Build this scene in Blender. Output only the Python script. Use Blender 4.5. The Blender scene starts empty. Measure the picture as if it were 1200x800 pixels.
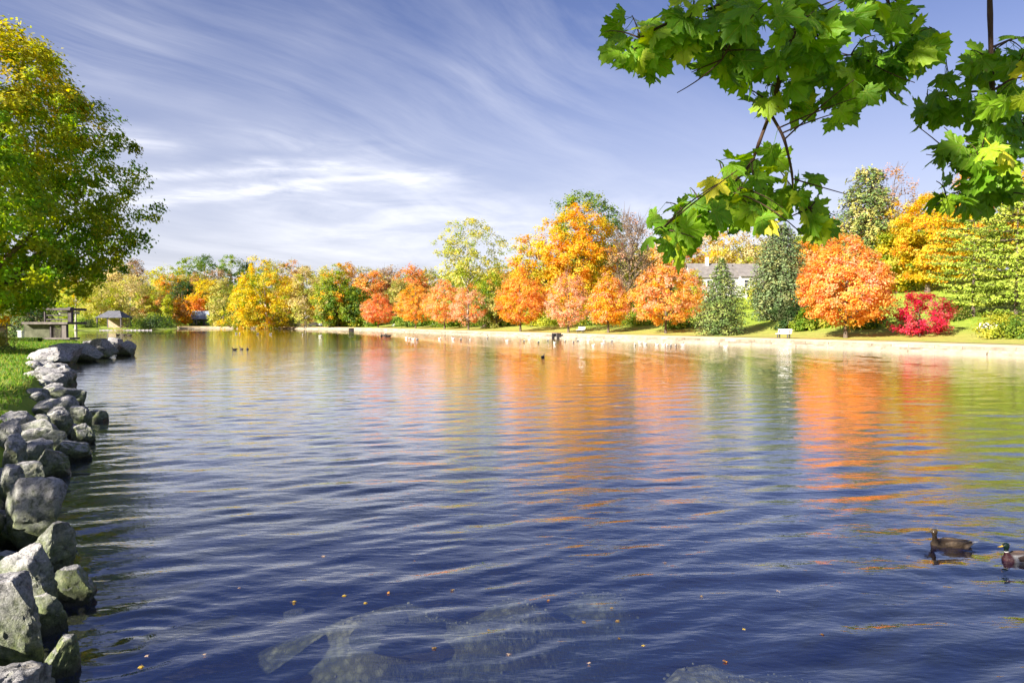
import bpy, math, random
import numpy as np
from math import radians, sin, cos, pi, atan, atan2, sqrt

S = bpy.context.scene
COL = S.collection
rng = np.random.default_rng(7)
random.seed(7)

# ------------------------------------------------------------------ camera
EYE = 2.5                                   # metres above the water
FOC = 800.0                                 # focal length in photo pixels (1200 wide)
PITCH = atan(24 / 800)
cam_d = bpy.data.cameras.new('camera')
cam = bpy.data.objects.new('camera', cam_d)
COL.objects.link(cam)
cam.location = (0, 0, EYE)
cam.rotation_euler = (pi / 2 - PITCH, 0, 0)
cam_d.sensor_width = 36
cam_d.lens = 24
cam_d.clip_start = 0.05
cam_d.clip_end = 6000
S.camera = cam

# ------------------------------------------------------------------ sun, sky, exposure
SUN_EL = radians(27)
SUN_DIR = np.array([-0.75, -0.66, 0.0])
SUN_DIR = SUN_DIR / np.linalg.norm(SUN_DIR) * cos(SUN_EL) + np.array([0, 0, sin(SUN_EL)])
sun_d = bpy.data.lights.new('sun', 'SUN')
sun_d.energy = 4.6
sun_d.angle = radians(0.5)
sun_d.color = (1.0, 0.93, 0.81)
sun = bpy.data.objects.new('sun', sun_d)
COL.objects.link(sun)
from mathutils import Vector, Matrix
sun.rotation_euler = Vector(SUN_DIR).to_track_quat('Z', 'Y').to_euler()

S.view_settings.view_transform = 'Standard'
S.view_settings.look = 'None'
S.view_settings.exposure = 1.8
S.view_settings.gamma = 1.0
S.cycles.max_bounces = 10
S.cycles.transparent_max_bounces = 8
S.cycles.diffuse_bounces = 6
S.cycles.transmission_bounces = 4
S.cycles.glossy_bounces = 3
S.cycles.caustics_reflective = False
S.cycles.caustics_refractive = False
S.cycles.sample_clamp_indirect = 6.0


class NT:
    """short helper for node trees"""
    def __init__(self, tree):
        self.t = tree
        tree.nodes.clear()

    def n(self, typ, **kw):
        nd = self.t.nodes.new(typ)
        for k, v in kw.items():
            if hasattr(nd, k) and k not in ('inputs',):
                setattr(nd, k, v)
        return nd

    def l(self, a, b):
        self.t.links.new(a, b)

    def val(self, inp, v):
        if hasattr(v, 'is_linked') or hasattr(v, 'links'):
            self.l(v, inp)
        else:
            inp.default_value = v

    def math(self, op, a, b=0.0, c=None, clamp=False):
        nd = self.n('ShaderNodeMath', operation=op)
        nd.use_clamp = clamp
        self.val(nd.inputs[0], a)
        self.val(nd.inputs[1], b)
        if c is not None:
            self.val(nd.inputs[2], c)
        return nd.outputs[0]

    def mix(self, f, a, b, mode='MIX'):
        nd = self.n('ShaderNodeMix', data_type='RGBA', blend_type=mode)
        self.val(nd.inputs[0], f)
        self.val(nd.inputs[6], a if not isinstance(a, tuple) else (*a, 1)[:4])
        self.val(nd.inputs[7], b if not isinstance(b, tuple) else (*b, 1)[:4])
        return nd.outputs[2]

    def noise(self, vec, scale, detail=3.0, rough=0.55, dist=0.0):
        nd = self.n('ShaderNodeTexNoise')
        if vec is not None:
            self.l(vec, nd.inputs['Vector'])
        nd.inputs['Scale'].default_value = scale
        nd.inputs['Detail'].default_value = detail
        nd.inputs['Roughness'].default_value = rough
        nd.inputs['Distortion'].default_value = dist
        return nd.outputs['Fac']

    def ramp(self, fac, stops):
        nd = self.n('ShaderNodeValToRGB')
        cr = nd.color_ramp
        while len(cr.elements) < len(stops):
            cr.elements.new(0.5)
        for e, (p, c) in zip(cr.elements, stops):
            e.position = p
            if not isinstance(c, tuple):
                c = (c, c, c)
            e.color = (*c, 1)[:4]
        self.l(fac, nd.inputs[0])
        return nd.outputs[0]

    def sep(self, v):
        nd = self.n('ShaderNodeSeparateXYZ')
        self.l(v, nd.inputs[0])
        return nd.outputs

    def comb(self, x, y, z=0.0):
        nd = self.n('ShaderNodeCombineXYZ')
        for i, v in enumerate((x, y, z)):
            self.val(nd.inputs[i], v)
        return nd.outputs[0]


world = bpy.data.worlds.new('World')
S.world = world
world.use_nodes = True
w = NT(world.node_tree)
sky = w.n('ShaderNodeTexSky')
sky.sky_type = 'NISHITA'
sky.sun_disc = False
sky.sun_elevation = SUN_EL
sky.sun_rotation = atan2(SUN_DIR[0], SUN_DIR[1])
sky.air_density = 1.0
sky.dust_density = 1.2
sky.ozone_density = 2.0
tc = w.n('ShaderNodeTexCoord')
D = tc.outputs['Generated']
x_, y_, z_ = w.sep(D)
az = w.math('ARCTAN2', x_, y_)
el = w.math('ARCSINE', z_)
# thin high cloud: streaks lying in a flat sheet far above
inv = w.math('DIVIDE', 1.0, w.math('ADD', w.math('MAXIMUM', z_, 0.0), 0.22))
pl = w.comb(w.math('MULTIPLY', x_, inv), w.math('MULTIPLY', y_, inv))
PX, PY, _z = w.sep(pl)
ca, sa = cos(radians(46)), sin(radians(46))
along = w.math('ADD', w.math('MULTIPLY', PX, sa), w.math('MULTIPLY', PY, ca))
across = w.math('SUBTRACT', w.math('MULTIPLY', PX, ca), w.math('MULTIPLY', PY, sa))
warp = w.math('MULTIPLY', w.math('SUBTRACT', w.noise(pl, 0.9, 1.5, 0.5), 0.5), 0.5)
veil = w.noise(w.comb(w.math('MULTIPLY', w.math('ADD', across, warp), 1.9), w.math('MULTIPLY', along, 0.42)), 1.7, 9, 0.63, 0.25)
veil2 = w.noise(pl, 0.8, 3, 0.5, 0.4)
veil = w.math('MULTIPLY', w.ramp(veil, [(0.44, 0.0), (0.70, 1.0)]), w.ramp(veil2, [(0.40, 0.04), (0.64, 1.0)]))
# long wind-drawn bands low over the far shore
sc = w.comb(w.math('MULTIPLY', az, 3.2), w.math('MULTIPLY', el, 17.0), 0.0)
fib = w.noise(sc, 1.6, 8, 0.62, 0.7)
fine = w.noise(w.comb(w.math('MULTIPLY', az, 9.0), w.math('MULTIPLY', el, 30.0), 3.0), 1.5, 6, 0.6, 0.5)
wob = w.math('MULTIPLY', w.math('SUBTRACT', w.noise(sc, 2.2, 4, 0.6), 0.5), 0.030)
elw = w.math('ADD', el, wob)


def band(c0, curv, a0, wid, aL, aR, gain):
    """bright streak: elevation c0 - curv*(az-a0)^2, half width wid, from azimuth aL to aR"""
    da = w.math('SUBTRACT', az, a0)
    cen = w.math('SUBTRACT', c0, w.math('MULTIPLY', w.math('MULTIPLY', da, da), curv))
    dd = w.math('DIVIDE', w.math('SUBTRACT', elw, cen), wid)
    g = w.math('POWER', 2.718, w.math('MULTIPLY', w.math('MULTIPLY', dd, dd), -1.0))
    mr = w.n('ShaderNodeMapRange', interpolation_type='SMOOTHSTEP')
    w.l(az, mr.inputs[0])
    mr.inputs[1].default_value, mr.inputs[2].default_value = aL - 0.12, aL + 0.12
    ml = w.n('ShaderNodeMapRange', interpolation_type='SMOOTHSTEP')
    w.l(az, ml.inputs[0])
    ml.inputs[1].default_value, ml.inputs[2].default_value = aR, aR - 0.16
    tex = w.ramp(fib, [(0.34, 0.10), (0.62, 1.0)])
    g = w.math('MULTIPLY', w.math('MULTIPLY', g, mr.outputs[0]), ml.outputs[0])
    return w.math('MULTIPLY', w.math('MULTIPLY', g, tex), gain)


b1 = band(0.207, 0.26, -0.03, 0.0095, -0.75, 0.0, 0.72)
b2 = band(0.215, 0.30, -0.16, 0.0085, -0.70, -0.12, 0.62)
b3 = band(0.176, 0.10, -0.25, 0.030, -0.80, 0.05, 0.20)
b4 = band(0.222, 0.0, -0.50, 0.014, -0.56, -0.40, 0.9)
b5 = band(0.12, 0.0, 0.1, 0.06, -0.35, 0.55, 0.45)
b6 = band(0.245, 0.35, -0.30, 0.02, -0.42, -0.1, 0.28)
bands = w.math('ADD', w.math('ADD', w.math('ADD', b1, b2), w.math('ADD', b3, b4)), w.math('ADD', b5, b6))
bands = w.math('MULTIPLY', bands, w.ramp(fine, [(0.25, 0.55), (0.6, 1.0)]))
cl = w.math('ADD', w.math('MULTIPLY', w.math('MULTIPLY', veil, 0.48), w.math('SUBTRACT', 0.62, w.math('MULTIPLY', x_, 0.95), clamp=True)), bands, clamp=True)
low = w.n('ShaderNodeMapRange', interpolation_type='SMOOTHSTEP')
w.l(el, low.inputs[0])
low.inputs[1].default_value, low.inputs[2].default_value = -0.01, 0.06
cl = w.math('MULTIPLY', cl, low.outputs[0])
skyc = w.mix(1.0, sky.outputs[0], (0.66, 0.59, 0.77), 'MULTIPLY')
hz = w.n('ShaderNodeMapRange', interpolation_type='SMOOTHSTEP')
w.l(el, hz.inputs[0])
hz.inputs[1].default_value, hz.inputs[2].default_value = 0.44, 0.0
skyc = w.mix(w.math('MULTIPLY', hz.outputs[0], 0.62), skyc, (4.7, 4.75, 5.1))     # thin high haze low down
cloudc = w.mix(cl, skyc, (6.9, 6.9, 7.15))
bg = w.n('ShaderNodeBackground')
bg.inputs[1].default_value = 0.056
w.l(cloudc, bg.inputs[0])
wo = w.n('ShaderNodeOutputWorld')
w.l(bg.outputs[0], wo.inputs[0])


# ------------------------------------------------------------------ placing helpers
def ray(px, py):
    a, b = (px - 600) / FOC, (400 - py) / FOC
    f = np.array([0, cos(PITCH), -sin(PITCH)])
    u = np.array([0, sin(PITCH), cos(PITCH)])
    return f + a * np.array([1.0, 0, 0]) + b * u


def at(px, py, d):
    """world point seen in direction (px, py) of the photo at forward distance d"""
    r = ray(px, py)
    return np.array([0, 0, EYE]) + r * (d / r[1])


def on_water(px, py, z=0.0):
    r = ray(px, py)
    return np.array([0, 0, EYE]) + r * ((z - EYE) / r[2])


# ------------------------------------------------------------------ object helpers
def tag(o, label=None, cat=None, group=None, kind=None):
    if label:
        o['label'] = label
    if cat:
        o['category'] = cat
    if group:
        o['group'] = group
    if kind:
        o['kind'] = kind
    return o


def empty(name, loc=(0, 0, 0), rz=0.0, **kw):
    o = bpy.data.objects.new(name, None)
    o.location = loc
    o.rotation_euler = (0, 0, rz)
    o.empty_display_size = 0.2
    COL.objects.link(o)
    return tag(o, **kw)


def link(name, me, parent=None, loc=(0, 0, 0), rot=(0, 0, 0), scale=(1, 1, 1), **kw):
    o = bpy.data.objects.new(name, me)
    o.location = loc
    o.rotation_euler = rot
    o.scale = scale
    o.parent = parent
    COL.objects.link(o)
    return tag(o, **kw)


def np_mesh(name, v, quads=None, tris=None, mat=None, col=None, smooth=False, uv=None):
    me = bpy.data.meshes.new(name)
    v = np.asarray(v, np.float32)
    loops, totals = [], []
    if quads is not None and len(quads):
        loops.append(np.asarray(quads, np.int32).ravel())
        totals.append(np.full(len(quads), 4, np.int32))
    if tris is not None and len(tris):
        loops.append(np.asarray(tris, np.int32).ravel())
        totals.append(np.full(len(tris), 3, np.int32))
    loops = np.concatenate(loops)
    totals = np.concatenate(totals)
    starts = np.concatenate([[0], np.cumsum(totals)[:-1]]).astype(np.int32)
    me.vertices.add(len(v))
    me.vertices.foreach_set('co', v.ravel())
    me.loops.add(len(loops))
    me.loops.foreach_set('vertex_index', loops)
    me.polygons.add(len(totals))
    me.polygons.foreach_set('loop_start', starts)
    me.polygons.foreach_set('loop_total', totals)
    if smooth:
        me.polygons.foreach_set('use_smooth', np.ones(len(totals), bool))
    if col is not None:
        at_ = me.attributes.new('leafcol', 'FLOAT_COLOR', 'POINT')
        c4 = np.ones((len(v), 4), np.float32)
        c4[:, :3] = col
        at_.data.foreach_set('color', c4.ravel())
    if uv is not None:
        ul = me.uv_layers.new(name='UVMap')
        ul.data.foreach_set('uv', np.asarray(uv, np.float32)[loops].ravel())
    me.update(calc_edges=True)
    if mat is not None:
        for m in (mat if isinstance(mat, (list, tuple)) else [mat]):
            me.materials.append(m)
    return me


class MB:
    """collects boxes, tubes and loose faces for one mesh"""
    def __init__(self):
        self.v, self.f, self.m = [], [], []

    def add(self, v, f, m=0):
        o = len(self.v)
        self.v += [tuple(p) for p in v]
        self.f += [tuple(i + o for i in q) for q in f]
        self.m += [m] * len(f)

    def box(self, c, s, rz=0.0, m=0, bev=0.0, taper=1.0):
        cx, cy, cz = c
        hx, hy, hz_ = s[0] / 2, s[1] / 2, s[2] / 2
        b = min(bev, hx * .9, hy * .9, hz_ * .9)
        lay = [(-hz_, b), (-hz_ + b, 0), (hz_ - b, 0), (hz_, b)] if b > 0 else [(-hz_, 0), (hz_, 0)]
        vs = []
        for z, k in lay:
            tp = taper if z > 0 else 1.0
            for sx, sy in ((-1, -1), (1, -1), (1, 1), (-1, 1)):
                if b > 0:
                    pts = [(sx * (hx - k - b * (1 if i == (sx * sy < 0) else 0)) * tp, sy * (hy - k - b * (1 if i != (sx * sy < 0) else 0)) * tp) for i in (0, 1)]
                else:
                    pts = [(sx * hx * tp, sy * hy * tp)]
                for px, py in pts:
                    vs.append((cx + px * cos(rz) - py * sin(rz), cy + px * sin(rz) + py * cos(rz), cz + z))
        n = len(vs) // len(lay)
        fs = [tuple(range(n))[::-1], tuple(range(n * (len(lay) - 1), n * len(lay)))]
        for k in range(len(lay) - 1):
            for i in range(n):
                j = (i + 1) % n
                fs.append((k * n + i, k * n + j, (k + 1) * n + j, (k + 1) * n + i))
        self.add(vs, fs, m)

    def tube(self, pts, rad, sides=8, m=0, cap=True):
        v, q = tube_np(np.array(pts, float), np.array(rad, float) if np.ndim(rad) else np.full(len(pts), float(rad)), sides)
        f = [tuple(a) for a in q]
        if cap:
            f.append(tuple(range(sides))[::-1])
            f.append(tuple(range(len(v) - sides, len(v))))
        self.add(v, f, m)

    def mesh(self, name, mat, smooth=False):
        me = bpy.data.meshes.new(name)
        me.from_pydata(self.v, [], self.f)
        for mm in (mat if isinstance(mat, (list, tuple)) else [mat]):
            me.materials.append(mm)
        me.polygons.foreach_set('material_index', self.m)
        if smooth:
            me.polygons.foreach_set('use_smooth', [True] * len(self.f))
            me.set_sharp_from_angle(angle=radians(40))
        me.update()
        return me

    def build(self, name, mat, parent=None, smooth=False, **kw):
        return link(name, self.mesh(name, mat, smooth), parent, **kw)


def tube_np(P, R, sides):
    n = len(P)
    T = np.gradient(P, axis=0)
    T /= np.linalg.norm(T, axis=1)[:, None] + 1e-9
    ref = np.array([0.13, 0.99, 0.05]) if abs(T[0, 2]) > 0.6 else np.array([0.05, 0.1, 1.0])
    A = np.cross(T, ref)
    A /= np.linalg.norm(A, axis=1)[:, None] + 1e-9
    B = np.cross(T, A)
    th = np.arange(sides) / sides * 2 * pi
    V = P[:, None, :] + R[:, None, None] * (A[:, None, :] * np.cos(th)[None, :, None] + B[:, None, :] * np.sin(th)[None, :, None])
    i = np.arange(n - 1)[:, None] * sides
    k = np.arange(sides)[None, :]
    k2 = (k + 1) % sides
    Q = np.stack([i + k, i + k2, i + sides + k2, i + sides + k], -1).reshape(-1, 4)
    return V.reshape(-1, 3), Q


def smoothstep(a, b, x):
    t = np.clip((x - a) / (b - a), 0, 1)
    return t * t * (3 - 2 * t)


class SinNoise:
    """cheap smooth 3-D noise from summed sines"""
    def __init__(self, seed, freq, octaves=3, gain=0.5, per=7):
        r = np.random.default_rng(seed)
        self.k, self.p, self.a = [], [], []
        f, a = freq, 1.0
        for _ in range(octaves):
            d = r.normal(size=(per, 3))
            d /= np.linalg.norm(d, axis=1)[:, None]
            self.k.append(d * f * r.uniform(.7, 1.4, (per, 1)))
            self.p.append(r.uniform(0, 2 * pi, per))
            self.a.append(np.full(per, a / sqrt(per)))
            f *= 2.1
            a *= gain
        self.k, self.p, self.a = np.concatenate(self.k), np.concatenate(self.p), np.concatenate(self.a)

    def __call__(self, P):
        P = np.atleast_2d(P)
        return (np.sin(P @ self.k.T + self.p) * self.a).sum(1)


# ------------------------------------------------------------------ materials
def new_mat(name):
    m = bpy.data.materials.new(name)
    m.use_nodes = True
    return m, NT(m.node_tree)


def out(t, sh, disp=None):
    o = t.n('ShaderNodeOutputMaterial')
    t.l(sh, o.inputs[0])


def bump(t, h, strength, dist):
    b = t.n('ShaderNodeBump')
    b.inputs['Strength'].default_value = strength
    b.inputs['Distance'].default_value = dist
    t.l(h, b.inputs['Height'])
    return b.outputs[0]


def pbr(t, col, rough=0.8, normal=None, spec=0.3, metal=0.0):
    p = t.n('ShaderNodeBsdfPrincipled')
    t.val(p.inputs['Base Color'], (*col, 1)[:4] if isinstance(col, tuple) else col)
    t.val(p.inputs['Roughness'], rough)
    p.inputs['Specular IOR Level'].default_value = spec
    p.inputs['Metallic'].default_value = metal
    if normal is not None:
        t.l(normal, p.inputs['Normal'])
    return p.outputs[0]


def simple_mat(name, c1, c2, scale=4.0, rough=0.8, bscale=None, bstr=0.4, bdist=0.02, stretch=(1, 1, 1), spec=0.3, metal=0.0):
    m, t = new_mat(name)
    tcn = t.n('ShaderNodeTexCoord')
    mpn = t.n('ShaderNodeMapping')
    mpn.inputs['Scale'].default_value = stretch
    t.l(tcn.outputs['Object'], mpn.inputs[0])
    f = t.noise(mpn.outputs[0], scale, 5, 0.6, 0.2)
    c = t.ramp(f, [(0.3, c1), (0.7, c2)])
    nrm = bump(t, t.noise(mpn.outputs[0], bscale or scale * 4, 5, 0.65), bstr, bdist)
    out(t, pbr(t, c, rough, nrm, spec, metal))
    return m


# foliage: every leaf carries its own colour; thin leaves let part of the light through
def leaf_mat(name, trans=0.42, attr=True, tint=None):
    m, t = new_mat(name)
    a = t.n('ShaderNodeAttribute', attribute_name='leafcol')
    c = a.outputs['Color']
    p = pbr(t, c, 0.55, None, 0.25)
    tr = t.n('ShaderNodeBsdfTranslucent')
    hs = t.n('ShaderNodeHueSaturation')
    hs.inputs['Saturation'].default_value = 1.1
    hs.inputs['Value'].default_value = 1.15
    t.l(c, hs.inputs['Color'])
    t.l(hs.outputs[0], tr.inputs[0])
    mx = t.n('ShaderNodeMixShader')
    mx.inputs[0].default_value = trans
    t.l(p, mx.inputs[1])
    t.l(tr.outputs[0], mx.inputs[2])
    out(t, mx.outputs[0])
    return m


M = {}
M['leaf'] = leaf_mat('foliage_leaves', 0.55)
M['needle'] = leaf_mat('conifer_needles', 0.18)
M['bark'] = simple_mat('grey_brown_bark', (0.07, 0.05, 0.035), (0.17, 0.13, 0.10), 3.0, 0.9, 12, 0.8, 0.03, (1, 1, 0.25))
M['pale_bark'] = simple_mat('pale_bark', (0.26, 0.24, 0.20), (0.5, 0.47, 0.42), 2.0, 0.85, 9, 0.6, 0.03, (1, 1, 0.4))
M['twig'] = simple_mat('twig_bark', (0.030, 0.016, 0.010), (0.085, 0.045, 0.028), 40, 0.8, 160, 0.5, 0.002, (1, 1, 0.4))


def ground_mat():
    m, t = new_mat('lawn_and_lake_bed')
    g = t.n('ShaderNodeNewGeometry')
    P = g.outputs['Position']
    n1 = t.noise(P, 0.12, 5, 0.6, 0.3)
    n2 = t.noise(P, 1.3, 6, 0.65)
    n3 = t.noise(P, 14, 4, 0.7)
    grass = t.ramp(n2, [(0.28, (0.12, 0.19, 0.02)), (0.5, (0.21, 0.29, 0.03)), (0.75, (0.33, 0.36, 0.06))])
    dry = t.ramp(n3, [(0.3, (0.32, 0.24, 0.09)), (0.6, (0.52, 0.38, 0.15)), (0.8, (0.58, 0.32, 0.09))])
    at_ = t.n('ShaderNodeAttribute', attribute_name='litter')     # fallen leaves lie thick under the row of maples
    lit = t.math('MULTIPLY', at_.outputs['Fac'], t.ramp(t.noise(P, 0.5, 5, 0.7), [(0.25, 0.25), (0.6, 1.0)]))
    c = t.mix(lit, grass, dry)
    c = t.mix(t.math('MULTIPLY', t.ramp(n1, [(0.45, 0.0), (0.7, 1.0)]), 0.35), c, (0.30, 0.29, 0.07))
    # lake bed: pebbles, silt and algae below the water line
    vo = t.n('ShaderNodeTexVoronoi')
    vo.inputs['Scale'].default_value = 13
    t.l(P, vo.inputs['Vector'])
    vr = t.sep(vo.outputs['Color'])
    peb = t.ramp(vr[0], [(0.0, (0.14, 0.12, 0.08)), (0.5, (0.29, 0.26, 0.18)), (1.0, (0.52, 0.45, 0.32))])
    peb = t.mix(t.ramp(t.noise(P, 1.7, 6, 0.7, 0.5), [(0.35, 0.0), (0.62, 0.9)]), peb, (0.15, 0.14, 0.06))
    peb = t.mix(t.ramp(vo.outputs['Distance'], [(0.25, 0.0), (0.6, 0.7)]), peb, (0.07, 0.065, 0.04))
    z = t.sep(P)[2]
    under = t.ramp(t.math('ADD', t.math('MULTIPLY', z, 0.5), 0.5), [(0.50, 1.0), (0.58, 0.0)])
    c = t.mix(under, c, peb)
    h = t.math('ADD', t.math('MULTIPLY', n3, 0.5), n2)
    out(t, pbr(t, c, 0.95, bump(t, h, 0.5, 0.12), 0.15))
    return m


M['ground'] = ground_mat()


def rock_mat():
    m, t = new_mat('mossy_limestone')
    g = t.n('ShaderNodeNewGeometry')
    P = g.outputs['Position']
    oi = t.n('ShaderNodeObjectInfo')
    rnd = oi.outputs['Random']
    off = t.n('ShaderNodeVectorMath', operation='ADD')
    t.l(P, off.inputs[0])
    t.l(t.comb(t.math('MULTIPLY', rnd, 37.0), t.math('MULTIPLY', rnd, 11.0), 0.0), off.inputs[1])
    Q = off.outputs[0]
    big = t.noise(Q, 1.6, 6, 0.62, 0.4)
    fin = t.noise(Q, 11, 8, 0.7, 0.2)
    grit = t.noise(Q, 55, 4, 0.7)
    base = t.ramp(big, [(0.30, (0.23, 0.22, 0.225)), (0.52, (0.40, 0.385, 0.39)), (0.75, (0.56, 0.53, 0.49))])
    base = t.mix(t.ramp(fin, [(0.38, 0.9), (0.52, 0.0)]), base, (0.06, 0.058, 0.065))
    base = t.mix(t.ramp(grit, [(0.36, 0.55), (0.5, 0.0)]), base, (0.07, 0.07, 0.075))
    base = t.mix(t.ramp(grit, [(0.58, 0.0), (0.7, 0.5)]), base, (0.56, 0.55, 0.56))
    base = t.mix(t.ramp(t.noise(Q, 4.5, 5, 0.75, 0.6), [(0.60, 0.0), (0.72, 0.7)]), base, (0.50, 0.44, 0.34))
    # moss and algae on damp, steep and low faces
    zz = t.sep(P)[2]
    nz = t.sep(g.outputs['Normal'])[2]
    wet = t.math('ADD', zz, t.math('MULTIPLY', t.math('SUBTRACT', t.noise(Q, 3.0, 5, 0.7), 0.5), 0.9))
    mossf = t.ramp(wet, [(0.15, 1.0), (0.75, 0.0)])
    mossf = t.math('MULTIPLY', mossf, t.ramp(t.math('SUBTRACT', 1.0, nz), [(0.10, 0.15), (0.5, 1.0)]))
    mossc = t.ramp(t.noise(Q, 17, 6, 0.7), [(0.3, (0.03, 0.042, 0.015)), (0.52, (0.11, 0.15, 0.035)), (0.7, (0.26, 0.28, 0.09))])
    c = t.mix(t.math('MULTIPLY', mossf, 0.85), base, mossc)
    lich = t.ramp(t.noise(Q, 6.5, 7, 0.75, 0.8), [(0.60, 0.0), (0.68, 0.6)])
    c = t.mix(lich, c, (0.17, 0.20, 0.09))
    dark = t.ramp(t.math('ADD', zz, t.math('MULTIPLY', t.math('SUBTRACT', fin, 0.5), 0.18)), [(0.03, 1.0), (0.14, 0.0)])
    c = t.mix(t.math('MULTIPLY', dark, 0.85), c, (0.030, 0.030, 0.022))      # tide mark of wet slime at the water line
    h = t.math('ADD', t.math('ADD', t.math('MULTIPLY', fin, 0.7), t.math('MULTIPLY', grit, 0.22)), t.math('MULTIPLY', big, 0.8))
    rough = t.math('SUBTRACT', 0.92, t.math('MULTIPLY', dark, 0.5))
    out(t, pbr(t, c, rough, bump(t, h, 0.85, 0.07), 0.3))
    return m


M['rock'] = rock_mat()


def water_mat():
    m, t = new_mat('lake_water')
    g = t.n('ShaderNodeNewGeometry')
    P = g.outputs['Position']
    mpn = t.n('ShaderNodeMapping')
    mpn.inputs['Rotation'].default_value = (0, 0, radians(-20))
    mpn.inputs['Scale'].default_value = (0.6, 1.5, 1)
    t.l(P, mpn.inputs[0])
    a = t.noise(mpn.outputs[0], 1.1, 3, 0.5, 0.3)
    b = t.noise(mpn.outputs[0], 3.6, 3, 0.55, 0.3)
    c = t.noise(mpn.outputs[0], 13.0, 2, 0.5)
    h = t.math('ADD', t.math('ADD', t.math('MULTIPLY', a, 0.45), t.math('MULTIPLY', b, 0.36)), t.math('MULTIPLY', c, 0.060))
    patch = t.ramp(t.noise(P, 0.07, 3, 0.5, 0.4), [(0.3, 0.55), (0.7, 1.0)])      # gusts: calmer and livelier patches
    h = t.math('MULTIPLY', h, patch)
    nb = bump(t, h, 1.0, 0.040)
    fr = t.n('ShaderNodeFresnel')
    fr.inputs['IOR'].default_value = 3.3
    t.l(nb, fr.inputs['Normal'])
    gl = t.n('ShaderNodeBsdfGlossy')
    gl.inputs['Roughness'].default_value = 0.02
    gl.inputs['Color'].default_value = (1, 1, 1, 1)
    t.l(nb, gl.inputs['Normal'])
    tr = t.n('ShaderNodeBsdfTransparent')
    tr.inputs[0].default_value = (0.93, 0.95, 0.93, 1)
    body = t.n('ShaderNodeBsdfDiffuse')             # light scattered back out of the lake's own blue water
    body.inputs[0].default_value = (0.001, 0.012, 0.12, 1)
    mb_ = t.n('ShaderNodeMixShader')
    mb_.inputs[0].default_value = 0.18
    t.l(tr.outputs[0], mb_.inputs[1])
    t.l(body.outputs[0], mb_.inputs[2])
    mx = t.n('ShaderNodeMixShader')
    side = t.n('ShaderNodeMix', data_type='FLOAT')      # seen from under water: no total reflection, as the light bends out
    t.l(g.outputs['Backfacing'], side.inputs[0])
    t.l(t.math('ADD', t.math('MULTIPLY', t.math('SUBTRACT', fr.outputs[0], 0.27), 3.1), 0.10, clamp=True), side.inputs[2])
    side.inputs[3].default_value = 0.12
    t.l(side.outputs[0], mx.inputs[0])
    t.l(mb_.outputs[0], mx.inputs[1])
    t.l(gl.outputs[0], mx.inputs[2])
    o = t.n('ShaderNodeOutputMaterial')
    t.l(mx.outputs[0], o.inputs[0])
    ab = t.n('ShaderNodeVolumeAbsorption')
    ab.inputs['Color'].default_value = (0.36, 0.44, 0.42, 1)
    ab.inputs['Density'].default_value = 0.8
    t.l(ab.outputs[0], o.inputs['Volume'])
    return m


M['water'] = water_mat()
M['concrete'] = simple_mat('pale_wall_stone', (0.20, 0.16, 0.11), (0.44, 0.37, 0.28), 1.1, 0.85, 7, 0.5, 0.04)
M['concrete'].node_tree.nodes['Principled BSDF'].inputs['Roughness'].default_value = .9
_t = M['concrete'].node_tree                       # every stone of the wall its own shade
_oi = _t.nodes.new('ShaderNodeObjectInfo')
_hs = _t.nodes.new('ShaderNodeHueSaturation')
_mr = _t.nodes.new('ShaderNodeMapRange')
_mr.inputs[3].default_value, _mr.inputs[4].default_value = 0.66, 1.15
_t.links.new(_oi.outputs['Random'], _mr.inputs[0])
_t.links.new(_mr.outputs[0], _hs.inputs['Value'])
_bc = _t.nodes['Principled BSDF'].inputs['Base Color']
_t.links.new(_bc.links[0].from_socket, _hs.inputs['Color'])
_t.links.new(_hs.outputs[0], _bc)
M['ledge'] = simple_mat('stained_ledge_stone', (0.20, 0.17, 0.12), (0.40, 0.34, 0.25), 1.2, 0.85, 6, 0.6, 0.05)
M['path'] = simple_mat('leaf_strewn_path', (0.46, 0.33, 0.16), (0.66, 0.50, 0.28), 0.7, 0.95, 6, 0.5, 0.04)
M['white'] = simple_mat('white_paint', (0.72, 0.72, 0.70), (0.82, 0.81, 0.78), 2, 0.5, 20, 0.1, 0.005)
M['siding'] = simple_mat('white_siding', (0.34, 0.34, 0.34), (0.44, 0.43, 0.42), 1.0, 0.7, 8, 0.1, 0.01)
M['shingle'] = simple_mat('grey_roof', (0.12, 0.11, 0.105), (0.22, 0.20, 0.19), 1.5, 0.85, 10, 0.5, 0.03)
M['dark_roof'] = simple_mat('dark_slate_roof', (0.07, 0.075, 0.09), (0.14, 0.14, 0.16), 1.5, 0.6, 10, 0.4, 0.03)
M['blue_roof'] = simple_mat('blue_grey_roof', (0.17, 0.19, 0.24), (0.27, 0.30, 0.35), 0.8, 0.5, 10, 0.3, 0.02)
M['glass'] = simple_mat('window_glass', (0.03, 0.035, 0.045), (0.05, 0.055, 0.07), 1, 0.08, 2, 0.02, 0.01, spec=0.6)
M['wood'] = simple_mat('weathered_wood', (0.09, 0.08, 0.07), (0.20, 0.17, 0.155), 2.5, 0.85, 16, 0.5, 0.01, (1, 1, 0.3))
M['dark_wood'] = simple_mat('dark_wood', (0.055, 0.045, 0.05), (0.13, 0.11, 0.11), 2.5, 0.8, 16, 0.5, 0.01)
M['mossy_wall'] = simple_mat('mossy_masonry', (0.05, 0.055, 0.03), (0.15, 0.15, 0.10), 1.6, 0.9, 9, 0.7, 0.05)
M['brick_tan'] = simple_mat('tan_stone', (0.24, 0.17, 0.11), (0.46, 0.36, 0.25), 2.2, 0.9, 9, 0.6, 0.04)
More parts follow.
